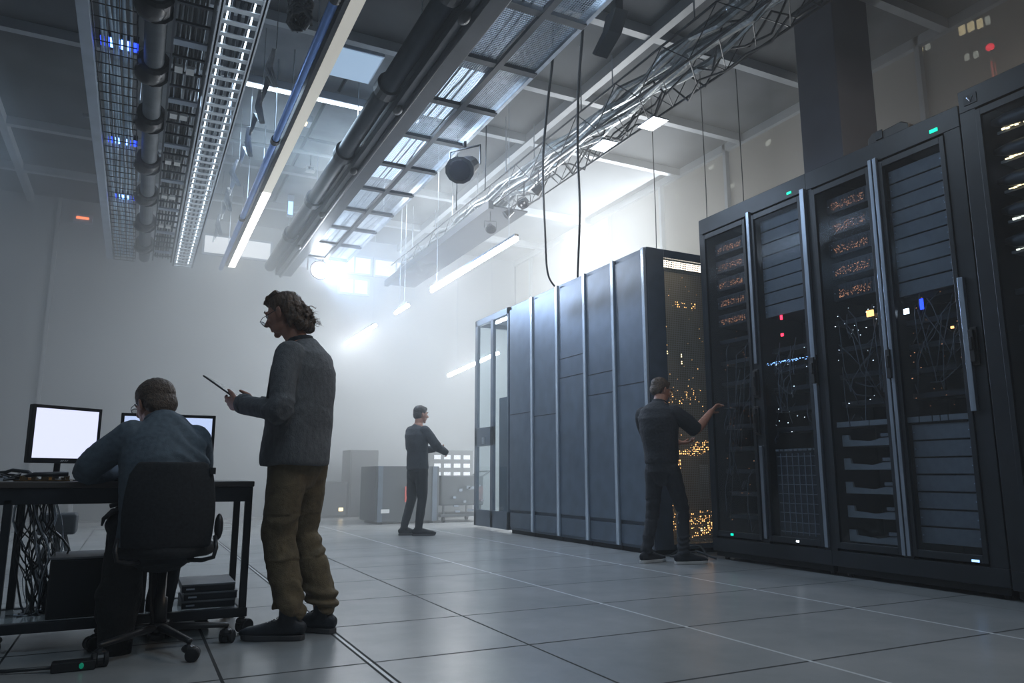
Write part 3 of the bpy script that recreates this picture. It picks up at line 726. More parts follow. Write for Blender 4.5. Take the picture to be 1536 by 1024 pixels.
# big dark duct and mesh tray
Zd = 4.62
t = thing('cable_trunking', 'heavy dark trunking with round pipe along the mesh tray overhead', 'duct', (2.3, 8.9, Zd))
MB().tube([(2.05, YT0, Zd + .14), (2.05, 14.6, Zd + .14)], .10, 18).build('pipe', M['duct'], t, smooth=True)
mb = MB(); mb.box((2.16, YT0, Zd - .02), (2.46, 14.6, Zd + .06)); mb.box((2.16, YT0, Zd + .06), (2.22, 14.6, Zd + .22)); mb.build('channel', M['duct'], t, .006)
MB().tube([(2.26, YT0, Zd - .03), (2.26, 14.6, Zd - .03)], .03, 10).build('conduit', M['black'], t, smooth=True)
for y in (5.2, 7.0, 8.8, 10.6, 12.4):
    MB().tube([(2.05, y - .08, Zd + .14), (2.05, y + .08, Zd + .14)], .13, 18).build('collar', M['black'], t)
    MB().ell((2.2, y + .1, Zd - .03), (.05, .09, .05)).build('junction', M['plastic'], t, smooth=True)
hangers(t, (2.2,), YT0 + .5, 14.6, Zd + .2)
t = thing('mesh_tray', 'wide wire mesh tray with dark cross bars overhead, lit from above', 'cable tray', (2.8, 8.9, Zd))
y = YT0
while y < 14.0:
    for (x0, x1) in ((2.47, 2.76), (2.84, 3.16)):
        mb = MB(); x = x0
        while x < x1: mb.box((x, y + .05, Zd + .02), (x + .004, y + .85, Zd + .024)); x += .021
        yy = y + .05
        while yy < y + .85: mb.box((x0, yy, Zd + .024), (x1, yy + .004, Zd + .028)); yy += .027
        mb.build('mesh_panel', M['steel'], t)
    MB().box((2.42, y - .04, Zd - .01), (3.2, y + .04, Zd + .03)).build('cross_bar', M['duct'], t)
    y += .9
bx('centre_rail', (2.77, YT0, Zd - .02), (2.83, 14.3, Zd + .02), M['duct'], t); bx('side_rail', (3.17, YT0, Zd), (3.21, 14.3, Zd + .10), M['steel'], t)
mb = MB(); rr = random.Random(12)
for c_ in range(7): x = 2.52 + .09 * c_; mb.tube([(x + rr.uniform(-.03, .03), YT0 + j * .8, Zd + .05 + rr.uniform(0, .02)) for j in range(14)], .012, 6)
mb.build('cable_bundle', M['greycable'], t, smooth=True, kind='stuff')
hangers(t, (3.19,), YT0 + .2, 14.2, Zd + .1)
# lamps resting above the mesh tray: real lit panels
for q, (y0, y1) in enumerate(((6.7, 7.9), (8.5, 10.0), (3.8, 5.2))):
    t = thing('tray_lamp', ('lit panel shining down through the mesh tray, nearer of the two over the cross bars', 'lit panel shining down through the mesh tray, farther one near the far spotlight', 'lit panel above the nearest mesh tray squares')[q], 'lamp', (2.8, (y0 + y1) / 2, 5.0))
    bx('housing', (2.55, y0, 5.02), (3.1, y1, 5.08), M['steel'], t); bx('diffuser', (2.57, y0 + .02, 5.01), (3.08, y1 - .02, 5.02), M['panelglow'], t)
    for yy in (y0 + .1, y1 - .1): MB().tube([(2.8, yy, 5.08), (2.8, yy, ZC)], .005, 6).build('hanger_rod', M['steel'], t)

# floodlight hung below the mesh tray
def floodlight(name, label, loc, rz, sc=1., tilt=.5, group=None, top=None):
    t = thing(name, label, 'spotlight', loc, rz, group)
    rot = Matrix.Rotation(-tilt, 3, 'X'); b = MB()
    b.loft([(0, -.10 * sc, 0), (0, .04 * sc, 0), (0, .10 * sc, 0)], [(.08 * sc, .07 * sc), (.11 * sc, .09 * sc), (.13 * sc, .11 * sc)], side=(1, 0, 0), n=12)
    b.v = [rot @ p for p in b.v]; b.build('lamp_head', M['plastic'], t, local=True)
    f = MB().ell((0, .101 * sc, 0), (.10 * sc, .006, .085 * sc), n=14, m=6); f.v = [rot @ p for p in f.v]; f.build('lens', M['lens'], t, local=True)
    y = MB(); y.tube([(-.14 * sc, 0, 0), (-.14 * sc, 0, .16 * sc), (.14 * sc, 0, .16 * sc), (.14 * sc, 0, 0)], .010 * sc, 6); y.build('yoke', M['plastic'], t, local=True)
    y = MB(); y.tube([(0, 0, .16 * sc), (0, 0, (top - loc[2]) if top else .3)], .012 * sc, 8); y.build('drop_rod', M['plastic'], t, local=True)
    return t
floodlight('floodlight', 'large dark floodlight hanging below the mesh tray edge', (3.16, 7.55, 4.30), 2.2, 1.45, .6, None, 4.62)
# bright far spotlight shining toward the room
SP = V((2.72, 13.2, 4.42))
t = thing('spotlight', 'dazzling far spotlight at the end of the dark trunking', 'spotlight', SP, PI)
MB().loft([(0, -.30, .05), (0, -.05, .0), (0, .0, 0)], [.10, .16, .18], side=(1, 0, 0), n=18).build('lamp_head', M['plastic'], t, local=True)
MB().ell((0, .005, 0), (.15, .012, .15), n=18).build('lens', M['spotlens'], t, local=True)
MB().tube([(-.2, -.1, 0), (-.2, -.1, .3), (.2, -.1, .3), (.2, -.1, 0)], .012, 6).build('yoke', M['plastic'], t, local=True)
MB().tube([(0, -.1, .3), (0, -.1, ZC - SP.z)], .014, 6).build('drop_rod', M['plastic'], t, local=True)

# foil-wrapped service truss
Zs = 4.62
t = thing('service_truss', 'hazy service truss of foil-wrapped cables running above the racks', 'truss', (4.6, 8.5, Zs))
mb = MB(); Y0, Y1 = 2.6, 14.2
for (x, z) in ((4.35, Zs), (4.8, Zs), (4.35, Zs + .35), (4.8, Zs + .35)): mb.tube([(x, Y0, z), (x, Y1, z)], .013, 8)
mb.build('chord', M['black'], t)
mb = MB(); y = Y0; s_ = 0
while y < Y1 - .4:
    for x in (4.35, 4.8): mb.tube([(x, y, Zs + (.35 if s_ else 0)), (x, y + .4, Zs + (0 if s_ else .35))], .0055, 5)
    mb.tube([(4.35, y, Zs), (4.8, y + .4, Zs)], .0055, 5); y += .4; s_ ^= 1
mb.build('bracing', M['black'], t)
bx('edge_channel', (4.22, 9.2, Zs - .10), (4.30, 14.2, Zs + .02), M['duct'], t); bx('tray_bottom', (4.3, 9.2, Zs - .06), (4.85, 14.2, Zs - .04), M['duct'], t)
rr = random.Random(31)
for q in range(7):
    pts = []; x = rr.uniform(4.4, 4.75); z = Zs + rr.uniform(.02, .30)
    for j in range(30): pts.append((x + rr.uniform(-.05, .05), Y0 + .1 + j * .39, z + rr.uniform(-.05, .05)))
    mb = MB(); mb.tube(pts, [.03 + rr.uniform(-.012, .015) for _ in pts], 7); mb.build('foil_wrapped_cable', M['foil'], t)
for q in range(5):
    pts = []; x = rr.uniform(4.33, 4.8)
    for j in range(40): pts.append((x + rr.uniform(-.06, .06), Y0 + .1 + j * .285, Zs + .1 + rr.uniform(-.16, .22)))
    mb = MB(); mb.tube(pts, .012, 5); mb.build('loose_cable', M['cablesheath'], t, smooth=True)
hangers(t, (4.35, 4.8), Y0, Y1, Zs + .35, step=2.0, r=.008)
lab = ['nearest the two hanging cables', 'second along from the hanging cables', 'third along from the hanging cables', 'farthest from the hanging cables']
for q, (y, dz, rz) in enumerate(((7.9, -.26, .6), (8.3, -.30, 2.4), (8.75, -.30, 1.2), (9.35, -.33, 2.9))):
    floodlight('small_spotlight', 'small black spotlight under the foil-wrapped truss, ' + lab[q], (4.32, y, Zs + dz), rz, .62, .7, 'small spotlights under the service truss', Zs)
# white reflector lamp on truss
for q, (y, x, nm) in enumerate(((6.05, 4.72, 'nearer pale flat fixture catching light on the truss'), (6.75, 4.55, 'farther pale flat fixture catching light on the truss'))):
    t = thing('flat_fixture', nm, 'fixture', (x, y, Zs - .1)); bx('plate', (x - .10, y - .14, Zs - .10), (x + .10, y + .14, Zs - .085), M['chrome'], t); bx('bracket', (x - .02, y - .02, Zs - .085), (x + .02, y + .02, Zs), M['steel'], t)

# hanging bracket at top
t = thing('hanging_bracket', 'dark drop bracket with angled foot hanging at the top of the view', 'bracket', (3.6, 5.1, 4.75))
bx('post', (3.55, 5.02, 4.86), (3.63, 5.10, ZC), M['duct'], t, .004)
mb = MB(); mb.prism([(4.98, 4.90), (5.14, 4.90), (5.20, 4.78), (5.38, 4.66), (5.34, 4.62), (5.10, 4.74)], 'x', 3.52, 3.66); mb.build('foot', M['duct'], t, .004)
# hanging cables
for q, (pts, lb) in enumerate((
    ([(3.32, 5.75, ZC), (3.32, 5.75, 4.9), (3.50, 6.2, 4.5), (3.75, 6.75, 4.15), (4.3, 7.7, 3.75), (4.62, 8.2, 3.35), (4.95, 8.45, 3.21)], 'left one of two long black cables drooping onto the slate cabinets'),
    ([(3.34, 5.24, ZC), (3.34, 5.24, 4.9), (3.6, 5.75, 4.55), (3.95, 6.35, 4.2), (4.4, 7.05, 3.8), (4.85, 7.85, 3.22), (4.95, 7.95, 3.21)], 'right one of two long black cables drooping onto the slate cabinets'))):
    sm = []
    P = [V(p) for p in pts]
    for i in range(len(P) - 1):
        p0, p1, p2, p3 = P[max(i - 1, 0)], P[i], P[i + 1], P[min(i + 2, len(P) - 1)]
        for s_ in range(8):
            u = s_ / 8; sm.append(.5 * ((2 * p1) + (-p0 + p2) * u + (2 * p0 - 5 * p1 + 4 * p2 - p3) * u * u + (-p0 + 3 * p1 - 3 * p2 + p3) * u ** 3))
    sm.append(P[-1]); MB().tube(sm, .014, 8).build('hanging_cable', M['cablesheath'], None, smooth=True, label=lb, cat='cable', group='black cables drooping onto the slate cabinets')
# thin wires hanging in the haze
for q, (x, y, z) in enumerate(((3.35, 7.4, 4.0), (3.2, 7.9, 3.9), (5.6, 7.2, 3.4), (5.9, 6.6, 3.6), (6.3, 6.4, 3.6))):
    MB().tube([(x, y, z), (x + .01, y, z + .6), (x, y, ZC)], .006, 6).build('hanging_wire', M['cablesheath'], None, label=('thin wire hanging right of the dark floodlight, nearer one', 'thin wire hanging right of the dark floodlight, farther one', 'thin wire hanging over the slate cabinets behind the truss', 'thin wire hanging by the glass wall, nearer the slate cabinets', 'thin wire hanging by the glass wall, nearer the pillar')[q], cat='wire')

# ceiling bits
t = thing('ceiling_light', 'square pale-blue lit ceiling panel beside the crosswise strip', 'ceiling light', (2.0, 8.3, 5.7)); bx('frame', (1.7, 8.0, 5.70), (2.3, 8.7, 5.75), M['railpaint'], t); bx('diffuser', (1.72, 8.02, 5.69), (2.28, 8.68, 5.70), emis('soft_ceiling_panel', (.5, .72, 1), .6), t)
t = thing('ceiling_light', 'small amber lamp on the ceiling right of the linear light', 'ceiling light', (1.75, 10.1, 5.7)); bx('housing', (1.68, 10.0, 5.66), (1.86, 10.2, 5.75), M['railpaint'], t); bx('bulb', (1.70, 10.03, 5.64), (1.80, 10.12, 5.66), M['warm_win'], t)
t = thing('smoke_detector', 'small white box sensor hanging from the ceiling beyond the amber lamp', 'sensor', (2.1, 11.2, 5.4)); bx('casing', (2.02, 11.15, 5.42), (2.16, 11.25, 5.5), M['white'], t); bx('window', (2.05, 11.145, 5.44), (2.13, 11.15, 5.48), M['lens'], t); MB().tube([(2.09, 11.2, 5.5), (2.09, 11.2, ZC)], .008, 6).build('stem', M['black'], t)
t = thing('power_box', 'white twin-socket box high on the ceiling near the back wall', 'box', (2.7, 13.1, 5.5)); bx('casing', (2.55, 13.05, 5.42), (2.95, 13.15, 5.62), M['white'], t); bx('socket', (2.60, 13.04, 5.46), (2.70, 13.05, 5.57), M['panelgrey'], t); bx('socket', (2.75, 13.04, 5.46), (2.85, 13.05, 5.57), M['panelgrey'], t); bx('bracket', (2.6, 13.08, 5.62), (2.9, 13.12, ZC), M['railpaint'], t)
t = thing('blue_lamp', 'small upright blue lamp near the back of the ceiling', 'lamp', (2.15, 13.2, 5.5)); bx('housing', (2.1, 13.2, 5.35), (2.2, 13.28, ZC), M['railpaint'], t); bx('lens', (2.11, 13.19, 5.38), (2.19, 13.2, 5.62), M['paleblue_e'], t)
t = thing('conduit_pipe', 'pale pipe crossing the ceiling beyond the white box sensor', 'pipe', (2, 11.05, 5.6)); MB().tube([(-1.0, 11.1, 5.62), (3.3, 10.9, 5.62)], .03, 8).build('pipe', M['beam'], t, smooth=True)
for x in (0, 1.8, 3.2): MB().tube([(x, 11.05, 5.62), (x, 11.05, ZC)], .006, 6).build('hanger_rod', M['steel'], t)
# shiny torn foil tags hanging between ladder tray and blue-lit tube
rr = random.Random(17)
for q, y in enumerate((7.2, 8.1, 9.1, 10.2, 11.3, 12.6)):
    mb = MB()
    pts = [(.93, y, 5.0), (.90 + rr.uniform(-.05, .05), y + .12, 4.85), (1.0, y + .25, 4.72), (.95, y + .4, 4.9), (.9, y + .5, 4.66)]
    mb.loft(pts, [(.02, .003), (.045, .003), (.03, .003), (.04, .003), (.015, .003)], side=(1, .3, .2), n=6)
    mb.tube([(.95, y, 5.0), (.95, y, ZC)], .004, 5)
    mb.build('foil_strip', M['foil'], None, label='crumpled shiny strip hanging beside the blue-lit tube, %s' % ('nearest of six', 'second of six', 'third of six', 'fourth of six', 'fifth of six', 'farthest of six')[q], cat='foil strip', group='crumpled shiny strips beside the blue pipe')
t = thing('cable_spool', 'dark bunched cable hung between the ladder tray and the linear light', 'cable', (1.0, 6.2, 4.7))
mb = MB(); rr = random.Random(2)
for q in range(14):
    a = rr.uniform(0, 6); mb.tube([(1.0 + .10 * math.cos(a + b * .9) * rr.uniform(.8, 1.1), 6.2 + .16 * math.sin(a + b * .9), 4.72 + rr.uniform(0, .22)) for b in range(8)], .014, 6)
mb.build('coil', M['cablesheath'], t, smooth=True); MB().tube([(1.0, 6.2, 4.8), (1.0, 6.2, ZC)], .008, 6).build('hanger_rod', M['black'], t)
t = thing('warning_light', 'tiny orange-red light glowing in the haze left of the wire basket tray', 'lamp', (-1.2, 15.2, 5.3)); bx('housing', (-1.36, 15.25, 5.36), (-1.04, 15.4, 5.50), M['railpaint'], t); bx('lens', (-1.30, 15.23, 5.41), (-1.10, 15.25, 5.45), emis('orange_red_glow', (1, .22, .08), 2.5), t)

# ------------------------------------------------------------------ the rolling desk and what is on and under it
DX0, DX1, DY0, DY1, DZ = -1.35, .575, 4.18, 4.72, .765
t = thing('rolling_desk', 'dark rolling workbench with a low glass shelf, on casters', 'desk', (-.35, 4.45, 0))
bx('desktop', (DX0, DY0, DZ - .03), (DX1, DY1, DZ), M['desktop'], t, .005)
bx('apron', (DX0 + .01, DY0 + .01, DZ - .105), (DX1 - .005, DY0 + .04, DZ - .03), M['black'], t, .003)
bx('apron', (DX0 + .01, DY1 - .04, DZ - .085), (DX1 - .005, DY1 - .01, DZ - .03), M['black'], t, .003)
bx('side_rail', (DX1 - .035, DY0 + .04, DZ - .085), (DX1 - .005, DY1 - .04, DZ - .03), M['black'], t, .003)
for x in (DX1 - .04, -.525, -1.32):
    for y in (DY0 + .01, DY1 - .045): bx('leg', (x, y, .10), (x + .035, y + .035, DZ - .08), M['black'], t, .003)
for y in (DY0 + .005, DY1 - .05): bx('shelf_rail', (DX0 + .01, y, .085), (DX1, y + .04, .13), M['black'], t, .003)
for x in (DX1 - .04, -1.32): bx('shelf_rail', (x, DY0 + .045, .085), (x + .035, DY1 - .05, .13), M['black'], t, .003)
bx('glass_shelf', (DX0 + .03, DY0 + .045, .118), (DX1 - .04, DY1 - .05, .126), M['frost'], t)
def caster(parent, x, y, r=.036, yaw_=.4, top=.085):
    mb = MB(); d = V((math.cos(yaw_), math.sin(yaw_), 0)); n = V((-d.y, d.x, 0)); c = V((x, y, r)) + d * .018
    w_ = MB()
    for s in (-1, 1): w_.loft([c + n * s * .012, c + n * s * .016, c + n * s * .028, c + n * s * .032], [r * .85, r, r, r * .85], n=18)
    mb.tube([(x, y, top), (x, y, r * 1.6)], .009, 8); mb.loft([c + n * -.011, c + n * .011], [r * 1.02, r * 1.02], n=16); mb.ell((x, y, r * 1.75), (.03, .03, .02), n=10, m=6)
    f = mb.build('caster', M['plastic'], parent); w_.build('wheel', M['rackin'], f)
caster(t, DX1 - .02, DY0 + .03, .036, .6); caster(t, DX1 - .02, DY1 - .03, .036, 2.4); caster(t, -.50, DY0 + .03, .036, 3.6); caster(t, -1.3, DY1 - .03, .036, 1); caster(t, -1.3, DY0 + .03, .036, 2)

def monitor(label, cx, cy, zc, w_, h_, yaw_, scr, stand_y=.07, tilt=0., logo=True):
    t = thing('monitor', label, 'monitor', (cx, cy, DZ), yaw_)
    mz = zc - DZ
    f = MB(); f.box((-w_ / 2, 0, mz - h_ / 2), (w_ / 2, .03, mz + h_ / 2)); f.build('casing', M['plastic'], t, .005, local=True)
    b = .017
    bz = MB(); bz.box((-w_ / 2, -.006, mz - h_ / 2), (-w_ / 2 + b, .0, mz + h_ / 2)); bz.box((w_ / 2 - b, -.006, mz - h_ / 2), (w_ / 2, .0, mz + h_ / 2))
    bz.box((-w_ / 2 + b, -.006, mz + h_ / 2 - b), (w_ / 2 - b, 0, mz + h_ / 2)); bz.box((-w_ / 2 + b, -.006, mz - h_ / 2), (w_ / 2 - b, 0, mz - h_ / 2 + b * 1.5))
    bz = bz.build('bezel', M['plastic'], t, .002, local=True)
    if logo:
        lg = MB()
        for q, (x0, x1) in enumerate(((-.022, -.014), (-.012, -.004), (-.001, .007), (.010, .019))):
            lg.tube([(x0, -.0075, mz - h_ / 2 + .009), (x1, -.0075, mz - h_ / 2 + .016), (x1, -.0075, mz - h_ / 2 + .009)][: 3 - (q % 2)], .0011, 5)
        lg.build('logo', M['white'], bz, local=True)
    MB().box((-w_ / 2 + b, -.003, mz - h_ / 2 + b * 1.5), (w_ / 2 - b, -.0005, mz + h_ / 2 - b)).build('screen', M[scr], t, local=True)
    s = MB(); s.loft([(0, .05, .012), (0, .045, mz - h_ / 2 + .06)], [(.018, .010), (.016, .009)], side=(1, 0, 0), n=10); s.box((-.03, .03, mz - h_ / 2 + .04), (.03, .055, mz - h_ / 2 + .14)); s.build('stand', M['plastic'], t, local=True)
    s = MB(); s.loft([(0, .05, 0), (0, .05, .006), (0, .05, .014)], [(.12, .09), (.12, .09), (.03, .02)], side=(1, 0, 0), n=24); s.build('base', M['plastic'], t, local=True)
    return t
monitor('bright white monitor, left of the seated man', -.325, 4.49, 1.0, .37, .29, .66, 'screen')
monitor('monitor half hidden behind the seated man', .155, 4.53, .975, .475, .30, .03, 'screen2')
# clutter on the desk top
rr = random.Random(4)
t = thing('cable_heap', 'heap of black cables and connectors at the left end of the desktop', 'cable heap', (-.65, 4.35, DZ))
mb = MB()
for q in range(26):
    x, y = -.95 + rr.uniform(0, .42), 4.24 + rr.uniform(0, .3)
    pts = [(x, y, DZ + .008)]
    for j in range(7): pts.append((max(-1.3, min(-.42, pts[-1][0] + rr.uniform(-.08, .08))), max(4.2, min(4.65, pts[-1][1] + rr.uniform(-.06, .06))), DZ + .008 + rr.uniform(0, .055) * math.sin(PI * (j + 1) / 8)))
    mb.tube(pts, rr.choice((.004, .006, .009)), 6)
mb.ell((-.66, 4.32, DZ + .03), (.06, .05, .028)); mb.build('cables', M['cablesheath'], t, smooth=True, kind='stuff')
mb = MB()
for q in range(16): x, y = -.9 + rr.uniform(0, .40), 4.22 + rr.uniform(0, .25); mb.box((x, y, DZ + .004), (x + .02, y + .01, DZ + .014 + rr.uniform(0, .02)))
mb.build('connectors', M['chrome'], t, kind='stuff')
mb = MB()
mb.tube([(-.70, 4.30, DZ + .04), (-.66, 4.27, DZ + .055), (-.62, 4.27, DZ + .035)], .009, 6); mb.build('clear_connector', M['glass'], t)
t = thing('circuit_board', 'bare circuit board with coppery parts lying before the left monitor', 'circuit board', (-.37, 4.36, DZ))
bx('board', (-.50, 4.22, DZ + .002), (-.27, 4.40, DZ + .008), M['pcb'], t)
mb = MB()
for q in range(22): x, y = -.49 + rr.uniform(0, .19), 4.23 + rr.uniform(0, .14); mb.box((x, y, DZ + .008), (x + rr.uniform(.008, .025), y + .015, DZ + .012 + rr.uniform(0, .016)))
mb.build('components', M['pcb'], t, kind='stuff')
mb = MB()
for q in range(8): x, y = -.49 + rr.uniform(0, .19), 4.23 + rr.uniform(0, .1); mb.box((x, y, DZ + .008), (x + .012, y + .008, DZ + .020))
mb.build('copper_contact', mat('copper', (.75, .35, .10), .3, 1.), t, kind='stuff')
t = thing('soldering_iron', 'black pen-shaped tool lying across the circuit board', 'tool', (-.35, 4.25, DZ)); mb = MB(); mb.tube([(-.50, 4.26, DZ + .018), (-.42, 4.24, DZ + .034), (-.28, 4.23, DZ + .036)], [.003, .011, .013], 10); mb.build('handle', M['plastic'], t, smooth=True); MB().tube([(-.54, 4.265, DZ + .012), (-.50, 4.26, DZ + .018)], [.001, .003], 6).build('tip', M['steel'], t)
t = thing('keyboard', 'black keyboard in front of the seated man', 'keyboard', (.05, 4.3, DZ)); bx('base', (-.12, 4.22, DZ + .001), (.30, 4.36, DZ + .016), M['plastic'], t, .003)
mb = MB()
for q in range(14):
    for p in range(4): mb.box((-.11 + q * .0285, 4.23 + p * .03, DZ + .016), (-.11 + q * .0285 + .024, 4.23 + p * .03 + .025, DZ + .021))
mb.build('keys', M['black'], t, kind='stuff')
# hanging wires under the desk
rr = random.Random(11)
t = thing('cable_tangle', 'tangle of grey and black wires hanging under the left end of the desk', 'cables', (-.4, 4.55, .13))
for nm, mt_, n_, s_ in (('black_wires', 'cablesheath', 26, 1), ('grey_wires', 'steel', 13, 2)):
    mb = MB(); rr = random.Random(s_)
    for q in range(n_):
        x = -.47 + rr.uniform(-.02, .12); y = 4.50 + rr.uniform(-.08, .12)
        pts = [(x, y, DZ - .04)]; k_ = 5
        for j in range(1, k_):
            f_ = j / (k_ - 1); sp_ = .012 + .06 * math.sin(PI * f_)
            pts.append((x + rr.uniform(-1, 1) * sp_ + .07 * f_, y + rr.uniform(-1, 1) * sp_, (DZ - .04) * (1 - f_) + .135 * f_))
        pts.append((pts[-1][0] + rr.uniform(-.12, .12), pts[-1][1] + rr.uniform(-.08, .08), .135))
        # smooth
        P = [V(p) for p in pts]; sm = []
        for i in range(len(P) - 1):
            p0, p1, p2, p3 = P[max(i - 1, 0)], P[i], P[i + 1], P[min(i + 2, len(P) - 1)]
            for u in (0, .33, .66): sm.append(.5 * ((2 * p1) + (-p0 + p2) * u + (2 * p0 - 5 * p1 + 4 * p2 - p3) * u * u + (-p0 + 3 * p1 - 3 * p2 + p3) * u ** 3))
        mb.tube(sm, rr.choice((.0025, .0035, .005)), 5)
    mb.build(nm, M[mt_], t, smooth=True, kind='stuff')
bx('adapter', (-.36, 4.56, .13), (-.30, 4.62, .26), M['plastic'], t, .004)
# box under the desk, flat boxes on the shelf
t = thing('computer_case', 'large black box standing on the low shelf under the desk', 'computer case', (-.12, 4.45, .127))
bx('casing', (-.32, 4.26, .127), (.10, 4.60, .40), M['plastic'], t, .005); bx('lid', (-.325, 4.255, .40), (.105, 4.605, .408), M['panelgrey'], t); bx('front_panel', (-.31, 4.252, .14), (.09, 4.26, .39), M['rackin'], t)
for q in range(3):
    z = .127 + q * .040; o_ = (0, .008, -.004)[q]
    t = thing('flat_box', 'flat dark equipment box, %s of three on the low shelf by the desk legs' % ('bottom', 'middle', 'top')[q], 'box', (.41, 4.45, z), group='flat boxes on the low shelf')
    bx('casing', (.27 + o_, 4.28, z), (.525 + o_, 4.62, z + .036), M['black'], t, .003); bx('lid', (.268 + o_, 4.278, z + .029), (.527 + o_, 4.622, z + .039), M['panelgrey'], t, .002)
    bx('label_strip', (.29 + o_, 4.277, z + .012), (.33 + o_, 4.28, z + .020), M['steel'], t)
# bag slumped by the chair
t = thing('backpack', 'black bag with a pointed flap slumped between the chair and the cable tangle', 'bag', (-.13, 4.05, 0))
mb = MB(); mb.loft([(-.10, 4.0, .14), (-.10, 4.0, .25), (-.09, 3.99, .40), (-.085, 3.98, .50), (-.09, 3.98, .58), (-.095, 3.98, .63)], [(.085, .07), (.10, .08), (.085, .07), (.075, .06), (.095, .06), (.06, .045)], side=(1, 0, 0), n=18, round0=True, round1=True)
mb.xf(ROOTM[t].inverted()); organic(mb, 'bag_body', M['bag'], t, .008, 3, lambda p: .012 * noise.noise(p * 14))
mb = MB(); mb.loft([(-.11, 3.97, .63), (-.155, 3.95, .635), (-.19, 3.94, .60), (-.195, 3.94, .57)], [(.05, .012), (.045, .012), (.02, .01), (.004, .004)], side=(0, 1, 0), n=10); mb.build('flap', M['bag'], t, smooth=True)
mb = MB(); mb.tube([(-.17, 3.97, .655), (-.12, 3.96, .67), (-.06, 3.97, .655)], .010, 8); mb.build('carry_handle', M['bag'], t, smooth=True)
mb = MB(); mb.tube([(-.03, 4.0, .6), (.02, 3.95, .4), (.03, 3.95, .22), (.05, 3.97, .12), (.02, 4.0, .09)], .008, 6); mb.build('strap', M['bag'], t, smooth=True)
mb = MB(); mb.loft([(-.10, 4.0, .0), (-.10, 4.0, .10), (-.10, 4.0, .16)], [(.07, .06), (.075, .06), (.08, .065)], side=(1, 0, 0), n=14); mb.build('bag_base', M['bag'], t, smooth=True)

t.location.x += .085

# office chair
CX, CY = .16, 3.98
t = thing('office_chair', 'black swivel office chair the seated man uses', 'chair', (CX, CY, 0))
mb = MB()
W = []
import itertools
def back_pt(u, v, off):   # curved backrest shell
    hw = .185 + .018 * math.sin(v * PI) - .02 * v; x = CX + (u * 2 - 1) * hw
    if v > .86: x = CX + (u * 2 - 1) * hw * (1 - (v - .86) * .9)
    y = CY - .215 - .02 * math.sin(v * PI) + .055 * (u * 2 - 1) ** 2 - .03 * v + off; return (x, y, .47 + .385 * v)
nu, nv = 14, 14; vs = []; fs = []
for off in (0, .045):
    for j in range(nv + 1):
        for i in range(nu + 1): vs.append(back_pt(i / nu, j / nv, off))
K = (nu + 1) * (nv + 1)
for j in range(nv):
    for i in range(nu):
        a = j * (nu + 1) + i; fs.append((a, a + 1, a + nu + 2, a + nu + 1)); fs.append((a + K, a + K + nu + 1, a + K + nu + 2, a + K + 1))
ring = [i for i in range(nu + 1)] + [j * (nu + 1) + nu for j in range(1, nv + 1)] + [nv * (nu + 1) + i for i in range(nu - 1, -1, -1)] + [j * (nu + 1) for j in range(nv - 1, 0, -1)]
for a, b in zip(ring, ring[1:] + ring[:1]): fs.append((b, a, a + K, b + K))
mb.add(vs, fs); mb.build('backrest', M['chairfab'], t, .012, smooth=True)
mb = MB(); mb.loft([(CX, CY + .0, .425), (CX, CY, .44), (CX, CY, .475), (CX, CY, .49)], [(.20, .19), (.225, .215), (.225, .215), (.19, .18)], side=(1, 0, 0), n=28); mb.build('seat', M['chairfab'], t, smooth=True)
mb = MB(); mb.box((CX - .11, CY - .1, .395), (CX + .11, CY + .1, .425)); mb.build('seat_plate', M['plastic'], t, .006)
for s in (-1, 1):
    mb = MB(); mb.tube([(CX + s * .06, CY - .08, .41), (CX + s * .15, CY - .20, .415), (CX + s * .195, CY - .235, .43), (CX + s * .205, CY - .22, .47), (CX + s * .20, CY - .19, .52)], .010, 8); mb.build('back_bracket', M['plastic'], t, smooth=True)
MB().ell((CX + .215, CY - .17, .56), (.02, .035, .06)).build('adjuster_knob', M['plastic'], t, smooth=True)
MB().box((CX + .158, CY - .215, .80), (CX + .182, CY - .17, .83)).build('corner_clip', M['plastic'], t)
MB().loft([(CX, CY, .40), (CX, CY, .24), (CX, CY, .235), (CX, CY, .11)], [.02, .02, .03, .032], n=14).build('gas_column', M['plastic'], t, smooth=True)
bmb = MB(); bmb.loft([(CX, CY, .09), (CX, CY, .125)], [.05, .04], n=16); hub = bmb.build('star_base', M['plastic'], t)
for q in range(5):
    a = -1.18 + q * 2 * PI / 5; e = V((CX + .30 * math.cos(a), CY + .30 * math.sin(a), .085))
    mb = MB(); mb.loft([(CX, CY, .108), e], [(.028, .018), (.016, .012)], side=(-math.sin(a), math.cos(a), 0), n=10, round1=True); mb.build('base_arm', M['plastic'], t, smooth=True)
    caster(t, e.x, e.y, .030, a + 1, .085)
# low bits of gear on the floor near the chair
t = thing('caster_standin', 'dark low block with a green glint, standing in for a caster beneath the desk', 'power strip', (-.20, 3.72, 0)); bx('casing', (-.24, 3.72, .0), (-.08, 3.78, .04), M['plastic'], t, .005)  # low block put in where a caster shows
MB().ell((-.13, 3.717, .022), (.009, .004, .012)).build('green_glint', emis('dim_green', (0, .5, .3), .25), t)  # green glint of the caster put in as a faint glow
mb = MB(); mb.tube([(-.24, 3.75, .02), (-.40, 3.80, .012), (-.6, 3.9, .012), (-.9, 3.95, .012)], .008, 6); mb.build('cord', M['cablesheath'], t, smooth=True)
t = thing('foot_rest', 'low black bar lying on the floor at the foot of the chair', 'foot rest', (.2, 4.09, 0)); bx('bar', (.02, 4.42, .0), (.42, 4.52, .035), M['plastic'], t, .008)
for x in (.06, .38): bx('pad', (x - .03, 4.43, .035), (x + .03, 4.51, .042), M['rackin'], t)
